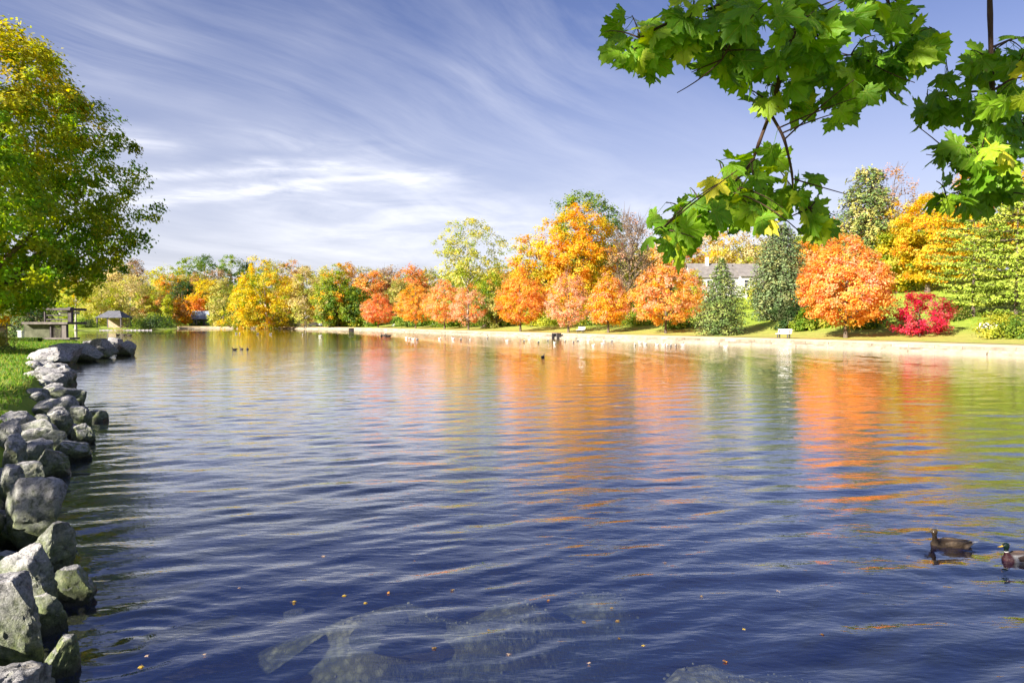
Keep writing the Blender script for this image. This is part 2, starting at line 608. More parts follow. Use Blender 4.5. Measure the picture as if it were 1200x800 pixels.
M['pebble'] = simple_mat('lake_pebbles', (0.08, 0.075, 0.045), (0.34, 0.30, 0.19), 9, 0.8, 30, 0.3, 0.004)
M['dark_pipe'] = simple_mat('dark_metal', (0.05, 0.045, 0.045), (0.10, 0.09, 0.09), 3, 0.5, 10, 0.2, 0.01)
M['car_paint'] = simple_mat('white_car_paint', (0.72, 0.73, 0.74), (0.76, 0.77, 0.78), 1, 0.25, 3, 0.01, 0.001, spec=0.6)
M['tyre'] = simple_mat('rubber', (0.02, 0.02, 0.02), (0.035, 0.035, 0.035), 6, 0.8)
M['fence'] = simple_mat('silvered_fence_wood', (0.25, 0.23, 0.24), (0.43, 0.40, 0.41), 2.0, 0.85, 12, 0.4, 0.02, (1, 1, 0.3))
M['red_cloth'] = simple_mat('red_cloth', (0.55, 0.03, 0.03), (0.68, 0.06, 0.05), 2, 0.8)


# ------------------------------------------------------------------ lake outline and terrain
SHORE = [(-1.9, 2.0), (-2.7, 3.4), (-3.25, 4.7), (-4.2, 6.2), (-5.35, 7.6), (-6.6, 9.3), (-8.3, 12.2), (-9.9, 14.9),
         (-12.6, 19.2), (-16.6, 25.3), (-23.4, 34.5), (-27.4, 42.5), (-32.6, 56.0), (-34.4, 59.5), (-37.5, 61.5), (-42, 66), (-50, 80), (-68, 100),
         (-92, 118), (-124, 148), (-138, 160), (-116, 171), (-105, 183), (-96, 195), (-101, 206), (-108, 214), (-110, 230), (-83, 225), (-60, 206),
         (-45, 190), (-38.6, 180), (-17.9, 143), (0, 111), (11.4, 93), (20, 80), (31, 62.5), (36.6, 48.8), (44, 36), (58, 18),
         (75, -5), (60, -20), (30, -12), (12, -3), (5, 0.2), (1.5, 1.3), (-0.6, 1.5)]


def chaikin(P, it=2):
    P = np.array(P, float)
    for _ in range(it):
        Nx = np.roll(P, -1, axis=0)
        P = np.stack([0.75 * P + 0.25 * Nx, 0.25 * P + 0.75 * Nx], 1).reshape(-1, 2)
    return P


POLY = chaikin(SHORE, 2)


def sdist(X, Y):
    """signed distance to the shoreline: positive on land"""
    X, Y = np.asarray(X, float).ravel(), np.asarray(Y, float).ravel()
    A, B = POLY, np.roll(POLY, -1, axis=0)
    best = np.full(len(X), 1e18)
    inside = np.zeros(len(X), bool)
    for a, b in zip(A, B):
        d = b - a
        tt = np.clip(((X - a[0]) * d[0] + (Y - a[1]) * d[1]) / (d @ d + 1e-12), 0, 1)
        best = np.minimum(best, (X - a[0] - tt * d[0]) ** 2 + (Y - a[1] - tt * d[1]) ** 2)
        c = (a[1] > Y) != (b[1] > Y)
        if c.any():
            xi = a[0] + (Y - a[1]) / (b[1] - a[1] + 1e-12) * d[0]
            inside ^= c & (X < xi)
    s = np.sqrt(best)
    return np.where(inside, -s, s)


HN = SinNoise(3, 0.02, 3)
BN = SinNoise(5, 1.2, 3)
SHOALS = [(-1.55, 6.35, 0.85, 0.55, 0.42), (-0.6, 6.75, 0.8, 0.5, 0.45), (0.2, 7.2, 0.8, 0.46, 0.5), (1.0, 7.7, 0.8, 0.40, 0.6),
          (0.5, 5.0, 0.9, 0.42, 2.0), (1.3, 5.35, 1.1, 0.60, 2.1), (2.2, 5.8, 1.1, 0.65, 2.0), (3.1, 6.2, 1.0, 0.60, 2.0)]


def height(X, Y):
    X, Y = np.asarray(X, float).ravel(), np.asarray(Y, float).ravel()
    s = sdist(X, Y)
    near = smoothstep(112, 90, Y) * smoothstep(10, -6, X) + smoothstep(8, -2, Y) * smoothstep(-20, 0, X)
    near = np.clip(near, 0, 1)
    farl = smoothstep(-45, -75, X) * (1 - near)
    hr = 0.62 + 8.5 * smoothstep(5, 62, s) + 9 * smoothstep(50, 190, s) + 8 * smoothstep(150, 600, s)
    hl = 0.62 + 17 * smoothstep(22, 140, s) + 14 * smoothstep(110, 400, s)
    hn = 0.62 + 0.25 * smoothstep(2, 12, s) + 0.9 * smoothstep(20, 120, s)
    land = hr * (1 - near) * (1 - farl) + hl * farl + hn * near
    P = np.stack([X, Y, X * 0], 1)
    land = land + HN(P) * (0.03 + 0.9 * smoothstep(30, 200, s) * (1 - near))
    bed = -0.6 - 0.42 * np.clip(-s, 0, 8)
    sh = np.zeros(len(X))
    for cx, cy, rx, ry, hh in SHOALS:
        e = ((X - cx) / rx) ** 2 + ((Y - cy) / ry) ** 2 + 0.35 * BN(P * 1.7)
        sh = 1 - (1 - sh) * (1 - (1.065 - 0.2 * hh) * np.exp(-np.maximum(e + .1, 0) * 0.60))
    bed = bed * (1 - sh) + (-0.24) * sh + 0.05 * BN(P * 1.0) * smoothstep(18, 9, np.hypot(X, Y))
    a0, a1 = np.where(near > 0.5, -0.15, 0.7), np.where(near > 0.5, 0.9, 3.0)
    k = np.clip((s - a0) / (a1 - a0), 0, 1)
    k = k * k * (3 - 2 * k)
    return bed * (1 - k) + land * k


def hgt(x, y):
    return float(height([x], [y])[0])


def axis(lo, hi, c, s0, g):
    v = [c]
    while v[-1] < hi:
        v.append(v[-1] + s0 + g * (v[-1] - c))
    u = [c]
    while u[-1] > lo:
        u.append(u[-1] - s0 - g * (c - u[-1]))
    return np.array(sorted(u[1:]) + v)


def grid_mesh(name, xs, ys, zf, mat, keep=None, smooth=True):
    X, Y = np.meshgrid(xs, ys)
    nx, ny = len(xs), len(ys)
    Z = zf(X.ravel(), Y.ravel())
    V = np.stack([X.ravel(), Y.ravel(), Z], 1)
    i = (np.arange(ny - 1)[:, None] * nx + np.arange(nx - 1)[None, :]).ravel()
    Q = np.stack([i, i + 1, i + nx + 1, i + nx], 1)
    if keep is not None:
        kq = keep(X.ravel(), Y.ravel())[Q].any(1)
        Q = Q[kq]
    return V, Q


gx, gy = axis(-2500, 2500, -2, 0.14, 0.034), axis(-400, 3000, 6, 0.10, 0.035)
V, Q = grid_mesh('ground', gx, gy, height, None)
me = np_mesh('ground', V, quads=Q, mat=M['ground'], smooth=True)
s_all = sdist(V[:, 0], V[:, 1])
lit = smoothstep(1.0, 3.0, s_all) * smoothstep(22, 9, s_all) * smoothstep(-60, -20, V[:, 0]) * (V[:, 1] > 20) * 0.55
a_ = me.attributes.new('litter', 'FLOAT', 'POINT')
a_.data.foreach_set('value', lit.astype(np.float32))
link('ground', me, kind='structure')

# water: real waves near by, finer ripples in the material
wr = np.random.default_rng(11)
WAVES = []
for _ in range(64):
    lam = 0.20 * (1.35 / 0.20) ** (wr.uniform(0, 1) ** 1.35)
    th = radians(112) + wr.normal(0, 0.36)
    WAVES.append((lam, th, wr.uniform(0, 2 * pi), wr.uniform(0.5, 1.3)))
SL = 0.092 / sqrt(sum(a * a / 2 for _, _, _, a in WAVES))


RINGS = [(4.9, 7.6, .010, 17), (5.3, 7.12, .010, 17), (-3.0, 5.25, .012, 34)]


def water_z(X, Y, cell=None):
    Z = np.zeros(len(X))
    gust = 0.75 + 0.25 * np.sin(X * 0.21 + 1.3 * np.sin(Y * 0.13)) * np.cos(Y * 0.17 + 0.5)
    for lam, th, ph, a in WAVES:
        k = 2 * pi / lam
        amp = SL * a / k
        if cell is not None:
            amp = amp * smoothstep(0.42, 0.22, cell / lam)
        p = k * (X * cos(th) + Y * sin(th)) + ph + 0.8 * np.sin(X * 0.35 + Y * 0.22 + ph * 3)
        Z += amp * (np.sin(p) + 0.22 * np.sin(2 * p + 1.57))
    Z *= gust
    for rx, ry, ra, rk in RINGS:            # rings spreading from the ducks and from something that dipped in by the rocks
        d_ = np.hypot(X - rx, Y - ry)
        Z += ra * np.sin(rk * d_) * np.exp(-d_ / 0.55) * (d_ > 0.05)
    return Z


wx, wy = axis(-150, 110, 0, 0.05, 0.0118), axis(-28, 262, 5.5, 0.038, 0.0095)
Xg, Yg = np.meshgrid(wx, wy)
cx_, cy_ = np.gradient(wx), np.gradient(wy)
CELL = np.maximum(np.meshgrid(cx_, cy_)[0], np.meshgrid(cx_, cy_)[1] * 0.8).ravel()
V, Q = grid_mesh('w', wx, wy, lambda X, Y: water_z(X, Y, CELL), None)
sq = sdist(V[:, 0], V[:, 1])
flat = smoothstep(3.0, 0.5, sq)
V[:, 2] *= flat
# the body of water goes down under the bed, so that light fades with depth
nv = len(V)
x0, x1, y0, y1 = wx[0], wx[-1], wy[0], wy[-1]
nx, ny = len(wx), len(wy)
ring = list(range(nx)) + [nx * j + nx - 1 for j in range(1, ny)] + [nx * (ny - 1) + i for i in range(nx - 2, -1, -1)] + [nx * j for j in range(ny - 2, 0, -1)]
RV = V[ring].copy()
RV[:, 2] = -9
nr = len(ring)
sk = np.array([(ring[(i + 1) % nr], ring[i], nv + i, nv + (i + 1) % nr) for i in range(nr)])
V2 = np.concatenate([V, RV, [[(x0 + x1) / 2, (y0 + y1) / 2, -9]]])
tb = np.array([(nv + (i + 1) % nr, nv + i, nv + nr) for i in range(nr)])
me = np_mesh('lake_water', V2, quads=np.concatenate([Q, sk]), tris=tb, mat=M['water'], smooth=True)
link('lake_water', me, kind='structure')


# ------------------------------------------------------------------ shore wall and path along the far bank
def shore_run(y_from, y_to):
    """shoreline points of the built-up bank, from the far left corner to beyond the right edge"""
    P = []
    n = len(POLY)
    st = min(range(n), key=lambda i: np.hypot(POLY[i, 0] - y_from[0], POLY[i, 1] - y_from[1]))
    en = min(range(n), key=lambda i: np.hypot(POLY[i, 0] - y_to[0], POLY[i, 1] - y_to[1]))
    i = st
    while i != en:
        P.append(POLY[i])
        i = (i + 1) % n
    P.append(POLY[en])
    return np.array(P)


def resample(P, step):
    d = np.concatenate([[0], np.cumsum(np.linalg.norm(np.diff(P, axis=0), axis=1))])
    t = np.arange(0, d[-1], step)
    return np.stack([np.interp(t, d, P[:, 0]), np.interp(t, d, P[:, 1])], 1)


def offset(P, o):
    T = np.gradient(P, axis=0)
    T /= np.linalg.norm(T, axis=1)[:, None]
    return P + np.stack([T[:, 1], -T[:, 0]], 1) * -o


RUN = resample(shore_run((-112, 226), (72, -2)), 1.6)
# check which side is land
if sdist(*offset(RUN, 1.0)[40])[0] < 0:
    _off = offset
    offset = lambda P, o: _off(P, -o)


def strip(profile, P, jit=0.0, seed=0):
    """sweep a profile of (distance inland, height) along the shore"""
    r = np.random.default_rng(seed)
    rows = []
    for o, z in profile:
        q = offset(P, o)
        zz = z + (r.normal(0, jit, len(P)) if z > -0.5 else np.zeros(len(P)))
        rows.append(np.column_stack([q, zz]))
    A = np.stack(rows, 1)
    n, k = A.shape[:2]
    i = (np.arange(n - 1)[:, None] * k + np.arange(k - 1)[None, :]).ravel()
    return A.reshape(-1, 3), np.stack([i, i + 1, i + k + 1, i + k], 1)


wall = empty('retaining_wall', (0, 0, 0), label='long low pale stone retaining wall edging the far bank of the lake', cat='wall')
V, Q = strip([(0.06, -1.2), (0.06, 0.22), (0.42, 0.24), (0.42, 0.46), (1.0, 0.47), (1.2, 0.42)], RUN, 0.0, 4)
link('core', np_mesh('core', V, quads=Q, mat=M['ledge']), wall)


def stone_course(name, mat, step, prof, seed, jz, jo):
    """a course of separate stones laid along the shore: prof = (front, back, bottom, top)"""
    r = np.random.default_rng(seed)
    P = resample(RUN, 0.8)
    d = np.concatenate([[0], np.cumsum(np.linalg.norm(np.diff(P, axis=0), axis=1))])
    f_, bk, lo, hi = prof
    t0 = 0.0
    while t0 < d[-1] - step:
        ln = step * r.uniform(0.75, 1.3)
        q0, q1 = [np.array([np.interp(t_, d, P[:, c]) for c in (0, 1)]) for t_ in (t0 + .02, t0 + ln - .02)]
        tg = (q1 - q0) / np.linalg.norm(q1 - q0)
        nm_ = np.array([-tg[1], tg[0]])
        if sdist(*(q0 + nm_ * 2))[0] < 0:
            nm_ = -nm_
        t0 += ln
        if q0[1] < 14:
            continue
        jj, zz = r.normal(0, jo), r.normal(0, jz)
        v = []
        for q in (q0, q1):
            e = .03 * (1 if q is q0 else -1)
            for o_, z_ in ((f_ + jj, lo), (f_ + jj, hi - .04 + zz), (f_ + jj + .05, hi + zz), (bk, hi + zz + r.normal(0, .006)), (bk, lo)):
                c = q + nm_ * o_
                if z_ > hi - .02 + zz:
                    c = c + tg * e
                v.append((c[0], c[1], z_))
        f = [(0, 1, 2, 3, 4), (9, 8, 7, 6, 5)] + [(i, i + 5, (i + 1) % 5 + 5, (i + 1) % 5) for i in range(5)]
        me = bpy.data.meshes.new(name)
        me.from_pydata(v, [], f)
        me.materials.append(mat)
        link(name, me, wall)


stone_course('coping_stone', M['concrete'], 2.0, (0.33, 0.98, 0.28, 0.535), 14, .016, .02)
stone_course('ledge_stone', M['concrete'], 2.6, (0.0, 0.41, -0.7, 0.28), 15, .014, .03)
stone_course('footing_stone', M['ledge'], 3.0, (-0.30, -0.02, -0.9, 0.12), 16, .03, .05)
V, Q = strip([(0.99, 0.45), (1.0, 0.528), (2.4, 0.655), (4.6, 0.675), (4.7, 0.3)], RUN, 0.0, 6)
link('path', np_mesh('path', V, quads=Q, mat=M['path']), kind='structure')


# ------------------------------------------------------------------ trees
def srgb(*c):
    return np.array(c, float)


P_ = {   # real leaf colours
    'orange': [(0.82, 0.36, 0.08), (0.84, 0.41, 0.09), (0.85, 0.47, 0.11), (0.80, 0.40, 0.17)],
    'redorange': [(0.78, 0.24, 0.07), (0.80, 0.29, 0.08), (0.81, 0.35, 0.09), (0.74, 0.24, 0.11)],
    'pink': [(0.78, 0.40, 0.24), (0.80, 0.46, 0.28), (0.82, 0.43, 0.19), (0.70, 0.42, 0.28)],
    'gold': [(0.74, 0.43, 0.03), (0.76, 0.38, 0.025), (0.68, 0.44, 0.035), (0.75, 0.33, 0.03)],
    'yellow': [(0.70, 0.52, 0.03), (0.64, 0.50, 0.035), (0.54, 0.46, 0.035), (0.72, 0.45, 0.03)],
    'yellowgreen': [(0.36, 0.40, 0.035), (0.44, 0.45, 0.045), (0.29, 0.36, 0.03), (0.52, 0.48, 0.06)],
    'palegreen': [(0.46, 0.46, 0.10), (0.54, 0.52, 0.12), (0.36, 0.40, 0.08), (0.60, 0.54, 0.14)],
    'olive': [(0.38, 0.36, 0.09), (0.46, 0.41, 0.11), (0.31, 0.32, 0.07), (0.50, 0.43, 0.15)],
    'fresh': [(0.25, 0.42, 0.022), (0.33, 0.47, 0.028), (0.20, 0.36, 0.02), (0.44, 0.50, 0.03)],
    'green': [(0.11, 0.19, 0.025), (0.15, 0.25, 0.03), (0.08, 0.15, 0.02), (0.22, 0.30, 0.035)],
    'midgreen': [(0.17, 0.27, 0.022), (0.23, 0.31, 0.03), (0.13, 0.23, 0.02), (0.29, 0.35, 0.035)],
    'spruce': [(0.13, 0.20, 0.05), (0.17, 0.24, 0.06), (0.10, 0.16, 0.045), (0.24, 0.28, 0.075)],
    'bluespruce': [(0.13, 0.19, 0.075), (0.17, 0.23, 0.09), (0.10, 0.15, 0.06), (0.25, 0.27, 0.10)],
    'pine': [(0.24, 0.33, 0.035), (0.30, 0.38, 0.045), (0.19, 0.27, 0.03), (0.37, 0.42, 0.055)],
    'darkconifer': [(0.035, 0.08, 0.025), (0.05, 0.11, 0.03), (0.08, 0.14, 0.04), (0.10, 0.12, 0.05)],
    'crimson': [(0.58, 0.03, 0.07), (0.64, 0.06, 0.11), (0.48, 0.02, 0.05), (0.66, 0.12, 0.14)],
    'brown': [(0.36, 0.23, 0.13), (0.42, 0.30, 0.19), (0.30, 0.20, 0.12), (0.46, 0.30, 0.14)],
    'rust': [(0.52, 0.27, 0.08), (0.58, 0.34, 0.10), (0.44, 0.25, 0.10), (0.60, 0.29, 0.07)],
    'straw': [(0.56, 0.46, 0.22), (0.62, 0.50, 0.24), (0.48, 0.40, 0.17), (0.66, 0.54, 0.22)],
}


def leaf_quads(C, nrm, size, r, aspect=0.62):
    """one small folded leaf per centre: two triangles hinged on the midrib"""
    n = len(C)
    t = r.normal(size=(n, 3))
    t -= (t * nrm).sum(1)[:, None] * nrm
    t /= np.linalg.norm(t, axis=1)[:, None] + 1e-9
    b = np.cross(nrm, t)
    s = size * r.uniform(0.65, 1.35, n)
    h, wd = (t * (s * 0.5)[:, None]), (b * (s * 0.5 * aspect)[:, None])
    up = nrm * (s * 0.10)[:, None]
    V = np.stack([C - h, C + wd + up, C + h, C - wd + up], 1).reshape(-1, 3)
    i = np.arange(n) * 4
    T = np.concatenate([np.stack([i, i + 1, i + 2], 1), np.stack([i, i + 2, i + 3], 1)])
    return V, T


SHAPES = {
    'round': lambda t: np.sqrt(np.clip(1 - (2 * t - 1) ** 2, 0, 1)) ** 0.85,
    'egg': lambda t: np.clip(np.sin(pi * np.clip(t, 0, 1) ** 0.72), 0, 1) ** 0.72,
    'dome': lambda t: np.sqrt(np.clip(1 - t ** 2.1, 0, 1)) * (0.72 + 0.28 * smoothstep(0, 0.25, t)),
    'column': lambda t: np.clip(np.sin(pi * (0.08 + 0.90 * t)), 0, 1) ** 0.45,
    'cone': lambda t: np.clip(1.03 - t, 0.03, 1) ** 0.85 * (0.75 + 0.25 * smoothstep(0, 0.12, t)),
    'broad': lambda t: np.clip(np.sin(pi * np.clip(t, 0, 1) ** 0.74), 0, 1) ** 0.46,
    'fatcone': lambda t: np.clip(1.0 - t ** 2.4, 0.02, 1) * (0.78 + 0.22 * smoothstep(0, 0.15, t)),
    'vase': lambda t: np.clip(np.sin(pi * np.clip(t, 0, 1) ** 1.25), 0, 1) ** 0.7,
}


def palette(r, n, names):
    """n colours drawn from a weighted list of palettes"""
    if isinstance(names, str):
        names = [(names, 1.0)]
    pw = np.array([x[1] for x in names], float)
    which = r.choice(len(names), n, p=pw / pw.sum())
    out_ = np.zeros((n, 3))
    for k, (nm, _) in enumerate(names):
        pal = np.array(P_[nm])
        m = which == k
        out_[m] = pal[r.integers(0, len(pal), m.sum())]
    return out_


def crown_clumps(r, n, shape, R, h, lump=0.2, inner=0.35, flat=1.0):
    """centres of leaf clumps spread through the crown, mostly near its surface"""
    f = SHAPES[shape]
    tt = r.uniform(0, 1, n * 6)
    keep = r.uniform(0, 1, n * 6) < f(tt) ** 1.2
    tt = tt[keep][:n]
    n = len(tt)
    an = r.uniform(0, 2 * pi, n)
    k = 5
    ph, fr = r.uniform(0, 2 * pi, k), r.integers(1, 5, k)
    fz = r.uniform(2, 9, k)
    lm = 1 + lump * sum(np.cos(fr[j] * an + fz[j] * tt + ph[j]) for j in range(k)) / sqrt(k) * 1.2
    rad = R * f(tt) * lm * np.clip(r.uniform(0, 1, n) ** inner, 0.12, 1)
    P = np.stack([rad * np.cos(an), rad * np.sin(an) * flat, tt * h], 1)
    return P, tt


def deciduous(name, label, cat, base, H, R, cols, shape='egg', clumps=110, per=60, leaf=0.34, crad=0.55, cb=0.16,
              trunk_r=0.16, seed=0, group=None, grad=None, lump=0.22, inner=0.33, lean=(0, 0), bark='bark', limbs=16,
              up=0.5, flat=1.0, bare=0, sep=False, jitter=0.12):
    r = np.random.default_rng(seed + 1000)
    root = empty(name, tuple(base), label=label, cat=cat, group=group)
    z0 = cb * H
    C, tt = crown_clumps(r, clumps, shape, R, H - z0, lump, inner, flat)
    C[:, 2] += z0
    C[:, 0] += lean[0] * C[:, 2] / H
    C[:, 1] += lean[1] * C[:, 2] / H
    n = len(C)
    cc = palette(r, n, cols)
    if grad is not None:            # another palette towards the top or one side
        g2, f = grad
        c2 = palette(r, n, g2)
        wgt = np.clip(f(C / np.array([R, R, H])) + r.normal(0, 0.22, n), 0, 1)[:, None]
        cc = cc * (1 - wgt) + c2 * wgt
    idx = np.repeat(np.arange(n), per)
    nn = len(idx)
    cr = crad * r.uniform(0.6, 1.35, n)
    off = r.normal(0, 1, (nn, 3)) * np.array([0.62, 0.62, 0.46])
    L = C[idx] + off * cr[idx][:, None]
    L[:, 2] = np.maximum(L[:, 2], 0.15)
    outw = L - np.array([0, 0, z0 + (H - z0) * 0.42])
    outw /= np.linalg.norm(outw, axis=1)[:, None] + 1e-9
    nr_ = 0.75 * outw + r.normal(0, 0.45, (nn, 3)) + np.array([0, 0, up])
    nr_ /= np.linalg.norm(nr_, axis=1)[:, None]
    V, T = leaf_quads(L, nr_, leaf, r)
    lc = cc[idx] * (1 + r.normal(0, jitter, (nn, 1))) + r.normal(0, 0.02, (nn, 3))
    lc = np.clip(lc, 0.008, 0.85)
    link('crown', np_mesh('crown', V, tris=T, mat=M['leaf'], col=np.repeat(lc, 4, 0)), root)
    # trunk and limbs
    k = 9
    th = np.linspace(0, 0.80 * H, k)
    wob = np.cumsum(r.normal(0, 0.012 * H, (k, 2)), 0) * np.linspace(0, 1, k)[:, None]
    TP = np.column_stack([wob[:, 0] + lean[0] * th / H, wob[:, 1] + lean[1] * th / H, th])
    TP[0, 2] = -0.35
    TR = trunk_r * (1 - 0.85 * np.linspace(0, 1, k) ** 0.9)
    TR[0] *= 1.45
    mb_v, mb_q = tube_np(TP, TR, 9)
    link('trunk', np_mesh('trunk', mb_v, quads=mb_q, mat=M[bark], smooth=True), root)
    vs, qs, o = [], [], 0
    pick = r.choice(n, min(n, limbs), replace=False) if limbs else []
    for i in pick:
        e = C[i]
        zs = min(max(z0 * 1.2, 0.2 * H, e[2] - 0.75 * np.hypot(*e[:2])) , TP[-1, 2]) * r.uniform(0.85, 1.0)
        e = e * np.array([.86, .86, 1.0])
        s = np.array([np.interp(zs, TP[:, 2], TP[:, 0]), np.interp(zs, TP[:, 2], TP[:, 1]), zs])
        q = np.linspace(0, 1, 6)[:, None]
        mid = s * 0.45 + e * 0.55 + np.array([0, 0, -0.10 * np.linalg.norm(e - s)]) + r.normal(0, 0.04 * H, 3) * 0.5
        pts = s * (1 - q) ** 2 + mid * 2 * q * (1 - q) + e * q ** 2
        r0 = np.interp(zs, TP[:, 2], TR) * 0.55
        v_, q_ = tube_np(pts, np.linspace(r0, r0 * 0.15, 6), 5)
        vs.append(v_)
        qs.append(q_ + o)
        o += len(v_)
        if bare:
            for _ in range(bare):      # bare twigs fanning out of the limb
                a = pts[r.integers(2, 6)]
                dr = (e - s) / np.linalg.norm(e - s) * 0.5 + r.normal(0, 0.5, 3) + np.array([0, 0, 0.55])
                ln = R * r.uniform(0.2, 0.45)
                m1 = a + dr * ln * 0.5 + r.normal(0, 0.05 * ln, 3)
                v_, q_ = tube_np(np.array([a, m1, a + dr * ln]), np.array([0.035, 0.024, 0.008]) * max(1, H / 12), 3)
                vs.append(v_)
                qs.append(q_ + o)
                o += len(v_)
    if sep:
        for v_, q_ in zip(vs, qs):
            link('limb', np_mesh('limb', v_, quads=q_ - q_.min(), mat=M[bark], smooth=True), root)
    elif vs:
        link('limbs', np_mesh('limbs', np.concatenate(vs), quads=np.concatenate(qs), mat=M[bark], smooth=True), root, kind='stuff')
    return root


def conifer(name, label, cat, base, H, R, cols, seed=0, group=None, whorls=26, per=13, spray=26, leaf=0.30, droop=0.25, cb=0.03,
            shape='cone', flatz=0.10, trunk_r=0.16, gap=0.0, jitter=0.2, upturn=0.0):
    """boughs in whorls round a straight trunk, each clothed in sprays of needles"""
    r = np.random.default_rng(seed + 5000)
    root = empty(name, tuple(base), label=label, cat=cat, group=group)
    f = SHAPES[shape]
    Ls, Ns, Cs, vs, qs, o = [], [], [], [], [], 0
    for k in range(whorls):
        t = (k + r.uniform(-.3, .3)) / whorls
        t = min(max(t, 0.0), 0.985)
        z = H * (cb + (1 - cb) * t)
        rr = max(R * float(f(np.array([t]))[0]), 0.12)
        m = max(4, int(per * (0.35 + 0.65 * rr / R)))
        a0 = r.uniform(0, 2 * pi)
        for j in range(m):
            if r.uniform() < gap:
                continue
            a = a0 + (j + r.uniform(-.35, .35)) * 2 * pi / m
            ln = rr * r.uniform(0.72, 1.12)
            q = np.linspace(0, 1, 5)
            P = np.column_stack([cos(a) * ln * q, sin(a) * ln * q, z - droop * ln * q ** 1.3 + upturn * ln * q ** 3])
            v_, q_ = tube_np(P, np.linspace(0.045, 0.01, 5) * max(0.6, H / 10), 3)
            vs.append(v_)
            qs.append(q_ + o)
            o += len(v_)
            ns = max(6, int(spray * (0.3 + 0.7 * ln / R)))
            u = r.uniform(0.22, 1.05, ns) ** 0.8
            c = np.column_stack([np.interp(u, q, P[:, i]) for i in range(3)])
            wdt = 0.20 * ln * (1.1 - u) + 0.10
            side = np.array([-sin(a), cos(a), 0])
            c += side * (r.normal(0, 0.8, ns) * wdt)[:, None]
            c[:, 2] += r.normal(0, flatz, ns) - 0.05
            Ls.append(c)
            nv_ = np.array([cos(a) * 0.45, sin(a) * 0.45, 0.75]) + r.normal(0, 0.42, (ns, 3))
            Ns.append(nv_ / np.linalg.norm(nv_, axis=1)[:, None])
            bc = palette(r, 1, cols)[0] * r.uniform(0.85, 1.15)
            lc = bc * (1 + r.normal(0, jitter, (ns, 1)))
            Cs.append(lc)
    L, N_, Cc = np.concatenate(Ls), np.concatenate(Ns), np.clip(np.concatenate(Cs), 0.01, 0.8)
    V, T = leaf_quads(L, N_, leaf, r, 0.5)
    link('crown', np_mesh('crown', V, tris=T, mat=M['needle'], col=np.repeat(Cc, 4, 0)), root)
    v_, q_ = tube_np(np.array([[0, 0, -0.3], [0, 0, H * 0.3], [0, 0, H * 0.7], [0, 0, H * 0.99]]), trunk_r * np.array([1.3, 0.9, 0.45, 0.06]), 8)
    link('trunk', np_mesh('trunk', v_, quads=q_, mat=M['bark'], smooth=True), root)
    link('boughs', np_mesh('boughs', np.concatenate(vs), quads=np.concatenate(qs), mat=M['bark']), root, kind='stuff')
    return root


def shrub(name, label, cat, base, H, R, cols, seed=0, group=None, clumps=26, per=70, leaf=0.18, shape='dome', flat=1.0, mat='leaf'):
    r = np.random.default_rng(seed + 9000)
    root = empty(name, tuple(base), label=label, cat=cat, group=group)
    C, tt = crown_clumps(r, clumps, shape, R, H, 0.25, 0.4, flat)
    n = len(C)
    cc = palette(r, n, cols)
    idx = np.repeat(np.arange(n), per)
    L = C[idx] + r.normal(0, 1, (len(idx), 3)) * 0.16 * R
    L[:, 2] = np.abs(L[:, 2]) + 0.03
    nr_ = L - np.array([0, 0, H * 0.2])
    nr_ = nr_ / (np.linalg.norm(nr_, axis=1)[:, None] + 1e-9) + r.normal(0, 0.5, L.shape) + np.array([0, 0, 0.4])
    nr_ /= np.linalg.norm(nr_, axis=1)[:, None]
    V, T = leaf_quads(L, nr_, leaf, r)
    lc = np.clip(cc[idx] * (1 + r.normal(0, 0.17, (len(idx), 1))), 0.01, 0.85)
    link('foliage', np_mesh('foliage', V, tris=T, mat=M[mat], col=np.repeat(lc, 4, 0)), root)
    vs, qs, o = [], [], 0
    for i in range(min(n, 9)):
        v_, q_ = tube_np(np.array([[0, 0, -0.1], C[i] * 0.5, C[i]]), np.array([0.04, 0.025, 0.008]), 4)
        vs.append(v_)
        qs.append(q_ + o)
        o += len(v_)
    link('stems', np_mesh('stems', np.concatenate(vs), quads=np.concatenate(qs), mat=M['bark']), root, kind='stuff')
    return root


def spot(px, d, ytop, wpx):
    """ground point, height and crown radius of something seen at px, forward distance d, top at ytop, wpx wide"""
    x = (px - 600) / FOC * d
    z = hgt(x, d)
    top = at(px, ytop, d)[2]
    return (x, d, z - 0.05), top - z, wpx / FOC * d / 2


# --- the row of autumn maples along the far wall
ROW = [  # px, d, ytop, width px, palette, label, kwargs
    (443, 189, 343, 44, [('redorange', .75), ('pink', .25)], 'small coral red maple, leftmost of the row along the far wall', {}),
    (487, 167, 329, 54, [('gold', .35), ('orange', .65)], 'round orange and gold maple second in the row along the far wall', {}),
    (521, 152, 326, 54, [('orange', .7), ('pink', .3)], 'pinkish orange maple third in the row along the far wall', {}),
    (549, 141, 330, 50, [('pink', .75), ('redorange', .25)], 'thinning salmon pink maple below the tall pale green poplar', dict(bare=5, clumps=230, per=32)),
    (610, 120.5, 314, 66, [('orange', .45), ('redorange', .35), ('gold', .2)], 'bright orange red maple standing clear below the great golden tree', {}),
    (666, 110, 316, 60, [('pink', .9), ('gold', .1)], 'thin rosy maple with its branches showing through, beside a white bench', dict(bare=7, clumps=260, per=28)),
    (713, 103.5, 317, 52, [('pink', .4), ('gold', .6)], 'narrow maple half pink and half golden', dict()),
    (780, 95, 304, 96, [('orange', .55), ('pink', .3), ('gold', .15)], 'broad peach and orange maple directly left of the small spruce', {}),
    (991, 71.5, 274, 116, [('orange', .75), ('pink', .12), ('redorange', .13)], 'largest glowing orange maple standing alone on the right lawn', dict(clumps=430, per=60, limbs=26, crad=0.46)),
]
